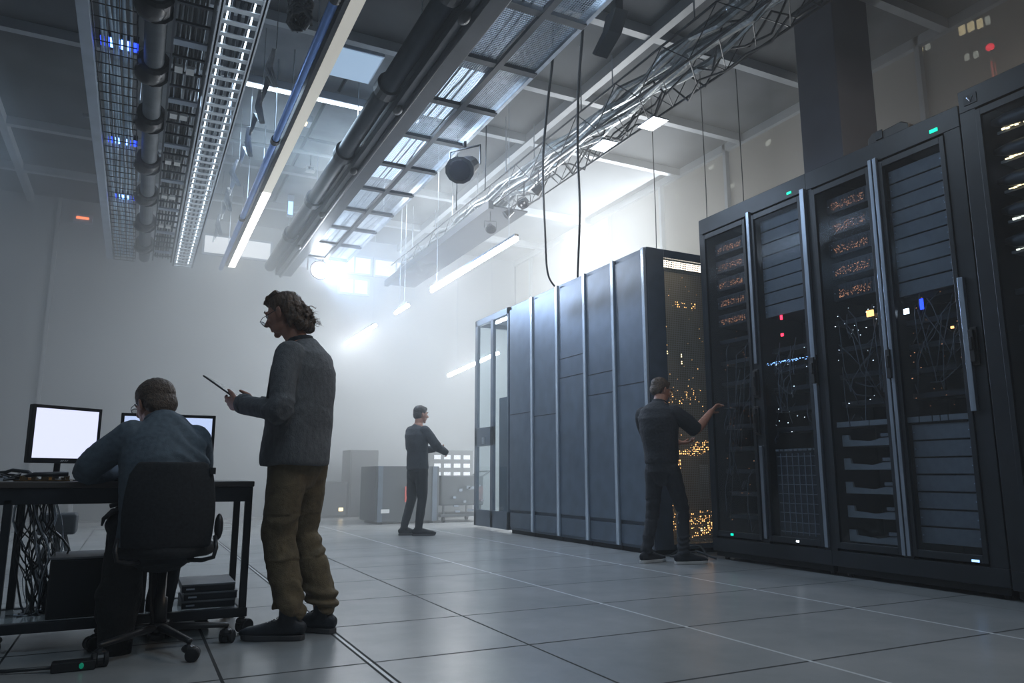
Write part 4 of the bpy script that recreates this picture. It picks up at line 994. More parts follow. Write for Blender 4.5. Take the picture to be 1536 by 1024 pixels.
MB().tube([(-.62, 3.98, .008), (-.52, 3.90, .008), (-.50, 3.98, .008), (-.58, 4.06, .008), (-.68, 4.02, .008), (-.8, 4.0, .008)], .008, 6).build('floor_cable', M['cablesheath'], None, smooth=True, label='black cable looped on the floor below the left end of the desk', cat='cable')
# far stool beyond the desk
t = thing('stool', 'hazy grey stool with splayed legs beyond the cable tangle', 'stool', (-.52, 7.6, 0))
bx('seat', (-.68, 7.45, .30), (-.40, 7.75, .47), M['crate'], t, .02)
for sx in (-1, 1):
    for sy in (-1, 1): MB().loft([(-.54 + sx * .05, 7.6 + sy * .05, .30), (-.54 + sx * .13, 7.6 + sy * .13, 0)], [(.016, .012), (.016, .012)], n=8).build('leg', M['crate'], t)
MB().tube([(-.54, 7.6, .3), (-.54, 7.6, .12)], .03, 10).build('stem', M['crate'], t)
t = thing('wall_shelf', 'pale low bench along the back wall seen under the desk', 'bench', (-.9, 15, 0))
bx('top', (-2.2, 14.7, .38), (1.4, 15.3, .43), M['beam'], t)
for x in (-2.1, -.9, .3, 1.35): bx('leg', (x - .03, 14.75, 0), (x + .03, 14.8, .38), M['beam'], t)

# cables on the floor by the gap between the racks
for q, (pts, lb) in enumerate((
    ([(4.95, 6.15, .02), (5.0, 5.98, .05), (4.93, 5.88, .07), (4.98, 5.75, .03), (5.02, 5.70, .012)], 'black cable arching on the floor between the perforated end and the touched rack'),
    ([(4.86, 6.18, .012), (4.9, 6.02, .09), (4.99, 5.9, .11), (5.03, 5.84, .012)], 'upper black cable arching beside the shoe of the man in the dark polo'),
    ([(4.78, 6.1, .012), (4.82, 5.95, .02), (4.9, 5.85, .012), (4.98, 5.9, .012), (5.0, 6.1, .012)], 'black cable lying flat behind the shoe of the man in the dark polo'))):
    P = [V(p) for p in pts]; sm = []
    for i in range(len(P) - 1):
        p0, p1, p2, p3 = P[max(i - 1, 0)], P[i], P[i + 1], P[min(i + 2, len(P) - 1)]
        for s_ in range(6):
            u = s_ / 6; sm.append(.5 * ((2 * p1) + (-p0 + p2) * u + (2 * p0 - 5 * p1 + 4 * p2 - p3) * u * u + (-p0 + 3 * p1 - 3 * p2 + p3) * u ** 3))
    sm.append(P[-1]); MB().tube(sm, .010, 8).build('floor_cable', M['cablesheath'], None, smooth=True, label=lb, cat='cable')

# ------------------------------------------------------------------ people
def rotx(a): return Matrix.Rotation(a, 3, 'X')
def head_parts(mb, c, rot, k=1.):
    """skull, face, nose, lips, ears fused later into the body"""
    def E(p, r, rr=None): mb.ell(V(c) + rot @ (V(p) * k), [q * k for q in r], rot if rr is None else rot @ rr, n=20, m=14)
    E((0, -.018, .038), (.074, .093, .080))
    E((0, .022, -.005), (.066, .068, .085))
    E((0, .040, -.062), (.046, .042, .042))
    E((0, .066, -.094), (.021, .018, .017))
    E((.034, .022, -.065), (.024, .048, .034)); E((-.034, .022, -.065), (.024, .048, .034))
    E((0, .078, .033), (.050, .014, .012))                    # brow
    E((.036, .066, -.020), (.020, .018, .018)); E((-.036, .066, -.020), (.020, .018, .018))   # cheeks
    T = lambda pts, r: mb.loft([V(c) + rot @ (V(p) * k) for p in pts], [q * k for q in r], n=10, round0=True, round1=True)
    T([(0, .084, .020), (0, .098, .000), (0, .112, -.020)], [.009, .010, .013])
    T([(-.013, .094, -.027), (.013, .094, -.027)], [.010, .010])
    T([(-.020, .082, -.050), (0, .091, -.048), (.020, .082, -.050)], [.005, .008, .005])
    T([(-.018, .080, -.062), (0, .089, -.062), (.018, .080, -.062)], [.005, .008, .005])
    for s in (-1, 1):
        E((s * .077, -.012, -.006), (.008, .019, .031), Matrix.Rotation(s * .35, 3, 'Z')); E((s * .083, -.020, .004), (.006, .013, .022), Matrix.Rotation(s * .5, 3, 'Z'))

def eyes(parent, c, rot, k=1.):
    for s in (-1, 1):
        p = V(c) + rot @ (V((s * .031, .075, .012)) * k)
        e = MB().ell(p, (.0125 * k,) * 3, n=12, m=8).build('eye', M['white'], parent, smooth=True, local=True)
        MB().ell(p + rot @ V((0, .0095 * k, 0)), (.006 * k, .004 * k, .006 * k), rot, n=10, m=6).build('iris', M['lens'], e, smooth=True, local=True)
        b = MB(); b.loft([V(c) + rot @ (V((s * x, y, .041)) * k) for x, y in ((.014, .090), (.034, .089), (.052, .074))], [(.003, .004), (.004, .004), (.002, .003)], n=6)
        b.build('eyebrow', M['hairdark'], parent, smooth=True, local=True)

def glasses(parent, c, rot, k=1., drop=0., fwd=0., pitch=0., col='plastic'):
    g = MB(); Rg = rot @ rotx(pitch); o = V(c) + rot @ (V((0, .098 + fwd, .010 - drop)) * k)
    P = lambda p: o + Rg @ (V(p) * k)
    for s in (-1, 1):
        g.tube([P((s * (.034 + .026 * math.cos(a)), -.004 * abs(math.cos(a)), .020 * math.sin(a))) for a in [i * 2 * PI / 18 for i in range(19)]], .0022, 6)
        g.tube([P((s * .060, 0, .010)), P((s * .074, -.03, .010)), V(c) + rot @ (V((s * .080, -.01, .012)) * k), V(c) + rot @ (V((s * .079, -.035, -.01)) * k)], .0018, 6)
    g.tube([P((-.010, .002, .004)), P((0, .004, .008)), P((.010, .002, .004))], .0018, 6)
    go = g.build('glasses', M[col], parent, local=True)
    for s in (-1, 1):
        l = MB(); n_ = 16; vs = [P((s * .034 + .025 * math.cos(i * 2 * PI / n_), d, .019 * math.sin(i * 2 * PI / n_))) for d in (-.0006, .0006) for i in range(n_)]
        l.add(vs, [tuple(range(n_)), tuple(reversed(range(n_, 2 * n_)))] + [(i, (i + 1) % n_, (i + 1) % n_ + n_, i + n_) for i in range(n_)]); l.build('lens', M['skinlens'], go, local=True)

def hand(mb, wrist, fwd, pn, thumb, curls, spread=.0, k=1., tcurl=.5):
    """palm, four separate fingers and a thumb; pn is the way the palm faces, thumb = side vector towards the thumb"""
    w = V(wrist); f = V(fwd).normalized(); pn = V(pn); pn = (pn - f * pn.dot(f)).normalized(); t = V(thumb); t = (t - f * t.dot(f) - pn * t.dot(pn)).normalized()
    mb.loft([w - f * .03 * k, w, w + f * .03 * k, w + f * .065 * k, w + f * .090 * k], [(.024 * k, .019 * k), (.027 * k, .018 * k), (.037 * k, .017 * k), (.042 * k, .015 * k), (.039 * k, .012 * k)], side=t, n=16)
    for q, (L, off) in enumerate(((.074, .031), (.082, .0105), (.077, -.0105), (.060, -.031))):
        c = curls[q]; base = w + f * (.086 - .006 * abs(q - 1)) * k + t * off * k; d = (f + t * spread * (1.5 - q)).normalized(); ax = d.cross(pn).normalized()
        pts = [base - d * .01 * k, base]; ang = 0
        for j, seg in enumerate((.45, .30, .25)):
            ang += c * (.6, .95, .7)[j]; dd = Matrix.Rotation(ang, 3, ax) @ d
            if dd.dot(pn) < 0 and c > 0: dd = Matrix.Rotation(-ang, 3, ax) @ d
            pts.append(pts[-1] + dd * L * seg * k)
        mb.loft(pts, [.0095 * k, .0098 * k, .0088 * k, .0080 * k, .0066 * k], n=10, round1=True)
    b = w + f * .022 * k + t * .022 * k
    d1 = (t * .75 + f * .65 + pn * .25).normalized(); d2 = (t * .25 + f * .9 + pn * tcurl).normalized()
    mb.loft([b - d1 * .012 * k, b + d1 * .018 * k, b + d1 * .045 * k, b + d1 * .045 * k + d2 * .032 * k, b + d1 * .045 * k + d2 * .052 * k], [.014 * k, .014 * k, .0115 * k, .0100 * k, .0075 * k], n=10, round1=True)

def wrinkle(amp, fx=6., fz=22., base=.002):
    def f(p):
        q = V((p.x * fx, p.y * fx, p.z * fz)); n1 = noise.noise(q)
        ridge = 1 - abs(noise.noise(q * .6 + V((7, 3, 1)))) * 2.2
        return base * noise.noise(p * 60) + amp * (n1 * .5 + .5 * ridge - .3)
    return f

def shoe(parent, ankle, toe, k=1., m='boot', sole='sole', high=.10, label=None):
    a = V(ankle); d = V(toe) - a; d.z = 0; d.normalize(); sd = V((-d.y, d.x, 0)); g = V((a.x, a.y, 0))
    mb = MB()
    mb.loft([g - d * .065 * k + V((0, 0, .055)), g - d * .045 * k + V((0, 0, .058)), g + V((0, 0, .060)), g + d * .07 * k + V((0, 0, .052)), g + d * .13 * k + V((0, 0, .042)), g + d * .185 * k + V((0, 0, .036)), g + d * .208 * k + V((0, 0, .034))],
            [(.026, .035), (.036, .043), (.041, .048), (.043, .040), (.048, .031), (.042, .025), (.026, .016)], side=sd, n=18, round0=True, round1=True)
    mb.loft([g + V((0, 0, .05)) - d * .005, g + V((0, 0, high)) - d * .008, g + V((0, 0, high + .03)) - d * .01], [(.042, .052), (.043, .052), (.045, .052)], side=sd, n=16)
    mb.loft([g + d * .03 * k + V((0, 0, .085)), g + d * .09 * k + V((0, 0, .062))], [(.030, .018), (.032, .014)], side=sd, n=12, round0=True, round1=True)
    o = organic(mb, 'boot' if high > .09 else 'shoe', M[m], parent, .006, 3)
    s = MB(); pr = []
    for u, w_ in ((-.082, .012), (-.07, .03), (-.04, .038), (.03, .037), (.09, .044), (.14, .049), (.18, .043), (.205, .028), (.213, .008)): pr.append((u * k, w_))
    top = [g + d * u + sd * w_ + V((0, 0, .026 if u < .15 * k else .03)) for u, w_ in pr] + [g + d * u - sd * w_ + V((0, 0, .026 if u < .15 * k else .03)) for u, w_ in reversed(pr)]
    bot = [V((p.x, p.y, .001 if i not in (7, 8, 9, 10) else .008)) for i, p in enumerate(top)]
    n_ = len(top); s.add(top + bot, [tuple(range(n_)), tuple(reversed(range(n_, 2 * n_)))] + [(i, i + n_, (i + 1) % n_ + n_, (i + 1) % n_) for i in range(n_)])
    s.build('sole', M[sole], o, .004, local=True)
    l = MB()
    for q in range(4): c = g + d * (.045 + q * .022) * k + V((0, 0, .104 - q * .011)); l.tube([c - sd * .022, c + V((0, 0, .004)), c + sd * .022], .0028, 5)
    l.build('laces', M['cablesheath'], o, local=True)
    return o

def limbs(mb, a, b, c, r0, r1, r2, r3, side=None, bulge=1.08):
    a, b, c = V(a), V(b), V(c)
    mb.loft([a, a.lerp(b, .35), a.lerp(b, .85), b, b.lerp(c, .15), b.lerp(c, .4), c], [r0, r0 * .97 * bulge / 1.04, r1 * 1.03, r1, r1, r2 * bulge, r3], n=16, round0=True, round1=True)

def smoothpath(P, n=3):
    P = [V(p) for p in P]; o = []
    for i in range(len(P) - 1):
        p0, p1, p2, p3 = P[max(i - 1, 0)], P[i], P[i + 1], P[min(i + 2, len(P) - 1)]
        for s in range(n):
            u = s / n; o.append(.5 * ((2 * p1) + (-p0 + p2) * u + (2 * p0 - 5 * p1 + 4 * p2 - p3) * u * u + (-p0 + 3 * p1 - 3 * p2 + p3) * u ** 3))
    o.append(P[-1]); return o

def facing(f): return math.atan2(-f.x, f.y)

# ---- man 1: standing with a tablet
f1 = (-R_ * .975 + F_ * .22).normalized()
P1 = thing('person', 'long-haired man in grey jacket and khaki trousers standing with a tablet', 'person', (.765, 4.055, 0), facing(f1))
def man1():
    t = P1; S = (-1, 0, 0)
    hc, hr = V((0, .125, 1.658)), rotx(-.34)
    b = MB(); head_parts(b, hc, hr, 1.0)
    b.loft([(0, .0, 1.42), (0, .025, 1.50), (0, .085, 1.59)], [(.066, .066), (.056, .058), (.055, .060)], n=16)
    b.loft([(0, 0, .88), (0, 0, 1.0), (0, -.01, 1.12), (0, -.015, 1.28), (0, -.01, 1.40), (0, -.005, 1.46)], [(.13, .095), (.13, .095), (.135, .10), (.165, .12), (.175, .10), (.09, .07)], side=(1, 0, 0), n=18, round0=True, round1=True)
    shL, shR = V((-.195, -.02, 1.40)), V((.185, -.02, 1.40)); eL, eR = V((-.275, -.045, 1.105)), V((.235, .02, 1.11)); wL, wR = V((-.12, .270, 1.165)), V((.090, .30, 1.175))
    limbs(b, shL, eL, wL, .040, .034, .033, .026); limbs(b, shR, eR, wR, .040, .034, .033, .026)
    hand(b, wL + V((.01, .02, .0)), V((.35, .90, .06)), V((.80, -.25, .45)), V((-.1, .0, 1)), (.42, .45, .5, .6), 0, 1.0, .35)
    hand(b, wR + V((-.005, .01, 0)), V((-.30, .93, .06)), V((-.85, -.2, .4)), V((.1, .0, 1)), (.42, .45, .5, .6), 0, 1.0, .35)
    limbs(b, (-.09, 0, .90), (-.10, .035, .49), (-.10, -.045, .10), .060, .040, .038, .034); limbs(b, (.09, -.02, .90), (.10, .0, .49), (.10, -.125, .10), .060, .040, .038, .034)
    for s, y in ((-1, -.045), (1, -.125)): b.loft([(s * .10, y - .02, .06), (s * .105, y + .06, .045), (s * .11, y + .14, .035)], [(.025, .028), (.027, .020), (.020, .012)], side=(1, 0, 0), n=12, round0=True, round1=True)
    organic(b, 'body', M['skin'], t, .0042, 3)
    eyes(t, hc, hr); glasses(t, hc, hr, 1.0, .030, .014, -.35)
    # jacket
    j = MB()
    j.loft([(0, .010, .845), (0, .010, .87), (0, .008, .95), (0, .0, 1.05), (0, -.010, 1.15), (0, -.020, 1.26), (0, -.026, 1.35), (0, -.022, 1.42), (0, -.012, 1.465), (0, .0, 1.50)],
           [(.205, .168), (.21, .172), (.208, .168), (.205, .163), (.203, .158), (.205, .150), (.208, .138), (.185, .112), (.125, .085), (.075, .070)], side=(1, 0, 0), n=28)
    for sh, el, wr, s in ((shL, eL, wL, -1), (shR, eR, wR, 1)):
        j.loft(smoothpath([sh + V((-s * .03, 0, .01)), sh.lerp(el, .3), sh.lerp(el, .75), el, el.lerp(wr, .25), el.lerp(wr, .65), wr + (wr - el).normalized() * -.01]), [.076, .074, .072, .070, .069, .068, .066, .065, .063] + [.060, .058, .056, .055, .054, .053, .051, .050, .050, .050], n=18, round0=True)
    def dj(p):
        q = wrinkle(.010, 5, 9)(p)
        el = min((p - eL).length, (p - eR).length); q += .007 * math.exp(-(el / .10) ** 2) * math.sin(p.y * 60 + p.z * 75 + 6 * noise.noise(p * 9))
        if p.z < 1.25: q += .012 * noise.noise(V((p.x * 9, p.y * 9, p.z * 2.2 + 5))) * min(1, (1.25 - p.z) * 4)
        return q
    organic(j, 'jacket', M['jacket'], t, .0065, 5, dj)
    c = MB(); c.loft([(0, .004, 1.455), (0, .012, 1.49), (0, .020, 1.525)], [(.085, .080), (.072, .072), (.066, .068)], side=(1, 0, 0), n=22)
    organic(c, 'collar', M['shirtnavy'], t, .006, 3)
    l = MB(); l.loft([(-.02, .150, 1.02), (-.035, .135, 1.2), (-.045, .110, 1.36), (-.05, .07, 1.47)], [(.04, .008), (.05, .010), (.05, .012), (.03, .012)], side=(1, 0, 0), n=10)
    l.v = [p + V((0, .018, 0)) for p in l.v]; organic(l, 'lapel', M['jacket'], t, .006, 2)
    cf = MB()
    for el, wr in ((eL, wL), (eR, wR)):
        d = (wr - el).normalized(); cf.loft([wr - d * .045, wr - d * .04, wr - d * .002, wr + d * .0], [.052, .055, .054, .050], n=18)
    organic(cf, 'cuffs', M['jacket'], t, .006, 2, wrinkle(.003))
    # wrist watch glint
    wt = MB(); d = (wL - eL).normalized(); wt.loft([wL + d * .008, wL + d * .024], [(.034, .030), (.034, .030)], n=16); wt.build('watch', M['lens'], t, local=True)
    # trousers
    p = MB()
    p.loft([(0, 0, .80), (0, -.005, .84), (0, -.01, .92), (0, -.005, 1.0)], [(.13, .11), (.165, .132), (.165, .130), (.155, .12)], side=(1, 0, 0), n=22, round0=True)
    for s, hip, kn, an in ((-1, V((-.088, .0, .86)), V((-.10, .030, .49)), V((-.10, -.050, .155))), (1, V((.088, -.02, .86)), V((.10, .0, .49)), V((.10, -.13, .155)))):
        p.loft(smoothpath([hip, hip.lerp(kn, .4), hip.lerp(kn, .8), kn, kn.lerp(an, .35), kn.lerp(an, .75), an, an + V((0, .004, -.025))], 2),
               [.102, .100, .096, .092, .088, .084, .080, .080, .081, .081, .079, .078, .080, .078, .070], n=20, round0=True)
    def dp(q):
        a = wrinkle(.009, 5, 14)(q)
        if q.z < .32: a += .010 * math.sin(q.z * 62 + 9 * noise.noise(q * 6)) * min(1, (.32 - q.z) * 7)
        if .38 < q.z < .60: a += .006 * math.sin(q.z * 48 + q.y * 40 + 8 * noise.noise(q * 6)) * (1 if q.y < .03 else .4)
        return a
    organic(p, 'trousers', M['khaki'], t, .0065, 3, dp)
    shoe(t, (-.10, -.045, 0), (-.17, .26, 0), 1.06, high=.15); shoe(t, (.10, -.125, 0), (.15, .18, 0), 1.06, high=.15)
    # hair
    h = MB()
    def E(p_, r): h.ell(hc + hr @ V(p_), r, hr, n=18, m=12)
    E((0, -.028, .046), (.082, .093, .078)); E((0, .022, .082), (.056, .050, .032)); E((0, .056, .082), (.038, .024, .013))
    E((0, -.070, -.01), (.074, .045, .075)); E((.03, -.088, -.065), (.045, .034, .05)); E((-.03, -.090, -.065), (.045, .036, .05)); E((0, -.112, -.105), (.058, .034, .036))
    E((-.066, -.060, -.005), (.016, .034, .055)); E((.066, -.060, -.005), (.016, .034, .055)); E((-.045, -.105, -.115), (.026, .034, .026)); E((.045, -.10, -.115), (.026, .034, .026))
    rr = random.Random(9)
    for q in range(46):
        a = rr.uniform(-1.5, 1.5); st = V((.068 * math.sin(a), -.045 - .062 * math.cos(a), rr.uniform(-.04, .05))); pts = [st]
        for j in range(5):
            f_ = (j + 1) / 5; pts.append(V((st.x * (1 + .10 * f_) + .008 * math.sin(j * 2.1 + q), st.y - .055 * f_ * math.cos(a) + .008 * math.cos(j * 1.7 + q), st.z - (.11 + .02 * math.sin(q)) * f_ * (.75 if st.z < 0 else 1) + (.022 if j == 4 else 0))))
        h.loft([hc + hr @ x for x in pts], [.009, .010, .010, .009, .007, .004], n=7, round1=True)
    for q in range(12):
        x = -.045 + .09 * q / 11; h.loft([hc + hr @ V(v) for v in ((x, -.02, .125), (x * 1.1, .04, .112), (x, .066, .094), (x * .9 + .004, .080, .086))], [.010, .009, .006, .003], n=7, round1=True)
    organic(h, 'hair', M['hairbrown'], t, .0042, 1, lambda q: .0045 * noise.noise(V((q.x * 70, q.y * 70, q.z * 22))) + .002 * noise.noise(q * 150))
    w_ = MB()
    for q in range(40):
        a = rr.uniform(-1.2, 1.2); st = V((.08 * math.sin(a), -.06 - .085 * math.cos(a), rr.uniform(-.11, .0)))
        w_.tube([hc + hr @ (st + V((.01 * math.sin(q + j * 1.3) + st.x * .06 * j, -.011 * j, .007 * math.sin(j * 1.9 + q) - .006 * j))) for j in range(5)], [.0014, .0013, .0012, .001, .0006], 4)
    w_.build('stray_strands', M['hairbrown'], t, local=True, kind='stuff')
man1()
# the tablet: between the hands, screen up towards the face
t = thing('tablet', 'thin dark tablet held by the long-haired standing man', 'tablet', P1.location, P1.rotation_euler.z)
TROLL = .16
tb = MB(); tb.box((-.10, 0, -.0045), (.10, .235, .0045)); tb.xf(Matrix.Translation(V((-.005, .335, 1.185))) @ Matrix.Rotation(.56, 4, 'X') @ Matrix.Rotation(TROLL, 4, 'Y')); tb.build('casing', M['plastic'], t, .003, local=True)
tb = MB(); tb.box((-.09, .01, .0046), (.09, .225, .0052)); tb.xf(Matrix.Translation(V((-.005, .335, 1.185))) @ Matrix.Rotation(.56, 4, 'X') @ Matrix.Rotation(TROLL, 4, 'Y')); tb.build('display', M['lens'], t, local=True)

# ---- man 4: at the rack, back to us, right arm out
f4 = (R_ * .66 + F_ * .75).normalized()
P4 = thing('person', 'man in dark polo and jeans reaching out to touch the rack', 'person', (4.40, 5.68, 0), facing(f4))
def man4():
    t = P4
    hc, hr = V((-.01, .045, 1.585)), Matrix.Rotation(-.35, 3, 'Z') @ rotx(-.30)
    b = MB(); head_parts(b, hc, hr, .98)
    b.loft([(0, -.035, 1.40), (0, -.01, 1.46), (0, .015, 1.53)], [(.07, .07), (.060, .062), (.058, .062)], n=16)
    b.loft([(0, -.01, .88), (0, -.02, 1.0), (0, -.03, 1.12), (0, -.055, 1.26), (0, -.055, 1.36), (0, -.04, 1.42)], [(.125, .09), (.125, .095), (.13, .10), (.16, .11), (.17, .095), (.10, .07)], side=(1, 0, 0), n=18, round0=True, round1=True)
    shL, shR = V((-.19, -.04, 1.35)), V((.19, -.03, 1.35)); eL, eR = V((-.20, .12, 1.12)), V((.285, .16, 1.20)); wL, wR = V((.02, .30, 1.10)), V((.345, .345, 1.385))
    limbs(b, shL, eL, wL, .040, .036, .036, .028); limbs(b, shR, eR, wR, .050, .040, .038, .027)
    hand(b, wL, V((.8, .55, 0)), V((0, 0, 1)), V((-.5, .8, 0)), (.5, .5, .6, .6), .02)
    hand(b, wR + V((.0, .005, 0)), V((.25, .75, .62)), V((.75, .35, -.35)), V((-.6, .2, .5)), (.35, .45, .65, .8), .02)
    limbs(b, (-.09, .0, .86), (-.13, .03, .46), (-.155, -.06, .10), .060, .040, .038, .034); limbs(b, (.09, .0, .86), (.125, .12, .47), (.15, .065, .10), .060, .040, .038, .034)
    for s, y in ((-1, -.06), (1, .08)): b.loft([(s * .152, y - .02, .06), (s * .157, y + .06, .045), (s * .16, y + .12, .035)], [(.025, .028), (.027, .020), (.020, .012)], side=(1, 0, 0), n=12, round0=True, round1=True)
    organic(b, 'body', M['skin'], t, .005, 3)
    eyes(t, hc, hr, .98); glasses(t, hc, hr, .98)
    j = MB()
    j.loft([(0, -.005, .90), (0, -.005, .925), (0, -.01, 1.0), (0, -.02, 1.10), (0, -.045, 1.22), (0, -.06, 1.32), (0, -.055, 1.38), (0, -.038, 1.425), (0, -.02, 1.455)],
           [(.160, .128), (.166, .134), (.166, .138), (.175, .145), (.196, .150), (.200, .138), (.182, .112), (.120, .088), (.068, .068)], side=(1, 0, 0), n=28)
    for sh, el, s in ((shL, eL, -1), (shR, eR, 1)):
        j.loft(smoothpath([sh + V((-s * .03, 0, .005)), sh.lerp(el, .35), sh.lerp(el, .75), sh.lerp(el, .98)]), [.080, .080, .079, .077, .075, .073, .072, .073, .074, .072], n=18, round0=True)
    organic(j, 'polo_shirt', M['shirtnavy'], t, .007, 4, lambda q: wrinkle(.012, 6, 9)(q))
    c = MB(); c.loft([(0, -.028, 1.425), (0, -.018, 1.455), (0, -.01, 1.48)], [(.082, .080), (.072, .074), (.068, .07)], side=(1, 0, 0), n=20); organic(c, 'collar', M['shirtnavy'], t, .006, 3)
    p = MB(); p.loft([(0, 0, .78), (0, -.005, .83), (0, -.01, .90), (0, -.008, .955)], [(.12, .10), (.152, .125), (.152, .122), (.148, .118)], side=(1, 0, 0), n=22, round0=True)
    for hip, kn, an in ((V((-.085, -.005, .84)), V((-.13, .025, .46)), V((-.155, -.062, .115))), (V((.085, .0, .84)), V((.125, .125, .47)), V((.15, .065, .115)))):
        p.loft(smoothpath([hip, hip.lerp(kn, .4), hip.lerp(kn, .8), kn, kn.lerp(an, .35), kn.lerp(an, .75), an, an + V((0, 0, -.03))], 2), [.090, .086, .080, .074, .069, .065, .062, .061, .060, .058, .055, .053, .056, .056, .054], n=20, round0=True)
    def dp(q):
        a = wrinkle(.007, 6, 16)(q)
        if q.z < .25: a += .006 * math.sin(q.z * 70 + 9 * noise.noise(q * 6))
        if .38 < q.z < .58: a += .004 * math.sin(q.z * 55 + q.y * 40 + 8 * noise.noise(q * 6))
        return a
    organic(p, 'jeans', M['jeans'], t, .007, 3, dp)
    bt = MB(); bt.loft([(0, -.008, .925), (0, -.008, .96)], [(.156, .126), (.154, .124)], side=(1, 0, 0), n=26); bt.build('belt', M['plastic'], t, smooth=True, local=True)
    shoe(t, (-.155, -.06, 0), (-.09, .3, 0), 1.08, m='jeans', sole='paleSole', high=.08); shoe(t, (.15, .065, 0), (.33, .33, 0), 1.08, m='jeans', sole='paleSole', high=.08)
    h = MB()
    h.ell(hc + hr @ V((0, -.026, .046)), (.082, .094, .076), hr, n=18, m=12); h.ell(hc + hr @ V((0, -.058, -.005)), (.074, .056, .068), hr); h.ell(hc + hr @ V((0, .03, .078)), (.055, .045, .030), hr)
    organic(h, 'hair', M['hairgrey'], t, .005, 2, lambda q: .003 * noise.noise(q * 90))
man4()

# ---- man 3: far, in the haze
f3 = (R_ * .72 + F_ * .69).normalized()
P3 = thing('person', 'far man in dark sweater standing in the haze, hugging folded arms', 'person', (3.42, 9.70, 0), facing(f3))
def man3():
    t = P3
    hc, hr = V((.0, .04, 1.60)), Matrix.Rotation(-.15, 3, 'Z') @ rotx(-.08)
    b = MB(); head_parts(b, hc, hr, .98)
    b.loft([(0, -.01, 1.40), (0, .0, 1.46), (0, .015, 1.54)], [(.07, .07), (.056, .058), (.055, .060)], n=16)
    b.loft([(0, -.0, .90), (0, 0, 1.0), (0, -.01, 1.12), (0, -.02, 1.26), (0, -.02, 1.37), (0, -.01, 1.43)], [(.125, .09), (.125, .095), (.13, .10), (.16, .11), (.175, .10), (.09, .07)], side=(1, 0, 0), n=18, round0=True, round1=True)
    shL, shR = V((-.185, -.01, 1.37)), V((.185, -.01, 1.37)); eL, eR = V((-.23, .06, 1.12)), V((.27, .12, 1.16)); wL, wR = V((.02, .26, 1.14)), V((.16, .34, 1.10))
    limbs(b, shL, eL, wL, .040, .034, .033, .026); limbs(b, shR, eR, wR, .040, .034, .033, .026)
    hand(b, wL, V((.8, .5, .1)), V((0, -.6, .5)), V((0, 0, 1)), (.4, .4, .5, .5), .02)
    hand(b, wR, V((-.5, .7, -.2)), V((-.5, -.5, 0)), V((0, .3, 1)), (.4, .5, .5, .6), .02)
    limbs(b, (-.09, .0, .86), (-.12, .0, .47), (-.14, -.09, .10), .058, .040, .037, .033); limbs(b, (.09, .0, .86), (.08, .03, .47), (.07, -.01, .10), .058, .040, .037, .033)
    for x, y in ((-.14, -.09), (.07, -.01)): b.loft([(x, y - .02, .06), (x + .01, y + .06, .045), (x + .02, y + .14, .035)], [(.025, .028), (.027, .020), (.020, .012)], side=(1, 0, 0), n=12, round0=True, round1=True)
    organic(b, 'body', M['skin'], t, .006, 3); eyes(t, hc, hr, .98)
    j = MB()
    j.loft([(0, 0, .86), (0, 0, .885), (0, -.005, .98), (0, -.01, 1.09), (0, -.02, 1.22), (0, -.026, 1.32), (0, -.02, 1.39), (0, -.012, 1.43), (0, -.005, 1.46)],
           [(.170, .128), (.176, .134), (.170, .130), (.166, .130), (.188, .142), (.198, .135), (.180, .108), (.115, .082), (.066, .066)], side=(1, 0, 0), n=28)
    for sh, el, wr, s in ((shL, eL, wL, -1), (shR, eR, wR, 1)):
        j.loft(smoothpath([sh + V((-s * .03, 0, .005)), sh.lerp(el, .5), el, el.lerp(wr, .5), wr + (wr - el).normalized() * .02]), [.076, .074, .072, .070, .068, .066, .062, .058, .055, .053, .052, .050, .048], n=18, round0=True)
    organic(j, 'sweater', M['sweater'], t, .008, 4, wrinkle(.011, 6, 10))
    p = MB(); p.loft([(0, 0, .78), (0, 0, .83), (0, 0, .90), (0, 0, .94)], [(.125, .105), (.158, .125), (.155, .122), (.150, .12)], side=(1, 0, 0), n=22, round0=True)
    for hip, kn, an in ((V((-.085, .0, .84)), V((-.12, .0, .47)), V((-.14, -.092, .12))), (V((.085, .0, .84)), V((.08, .03, .47)), V((.07, -.012, .12)))):
        p.loft(smoothpath([hip, hip.lerp(kn, .4), hip.lerp(kn, .8), kn, kn.lerp(an, .35), kn.lerp(an, .75), an, an + V((0, 0, -.04))], 2), [.094, .09, .085, .080, .075, .070, .066, .064, .062, .060, .056, .053, .050, .052, .052], n=20, round0=True)
    organic(p, 'trousers', M['jeans'], t, .008, 3, wrinkle(.006, 6, 16))
    shoe(t, (-.14, -.09, 0), (-.06, .3, 0), 1.0, m='jeans', high=.08); shoe(t, (.07, -.01, 0), (.25, .3, 0), 1.05, m='jeans', high=.08)
    h = MB(); h.ell(hc + hr @ V((0, -.024, .050)), (.083, .094, .080), hr, n=18, m=12); h.ell(hc + hr @ V((0, -.055, .0)), (.076, .056, .075), hr); h.ell(hc + hr @ V((0, .035, .083)), (.058, .048, .034), hr)
    organic(h, 'hair', M['hairdark'], t, .006, 2, lambda q: .004 * noise.noise(q * 60))
    fo = MB(); fo.box((-.02, .25, 1.045), (.22, .40, 1.06), Matrix.Rotation(.5, 3, 'Z') @ rotx(.6)); return
man3()

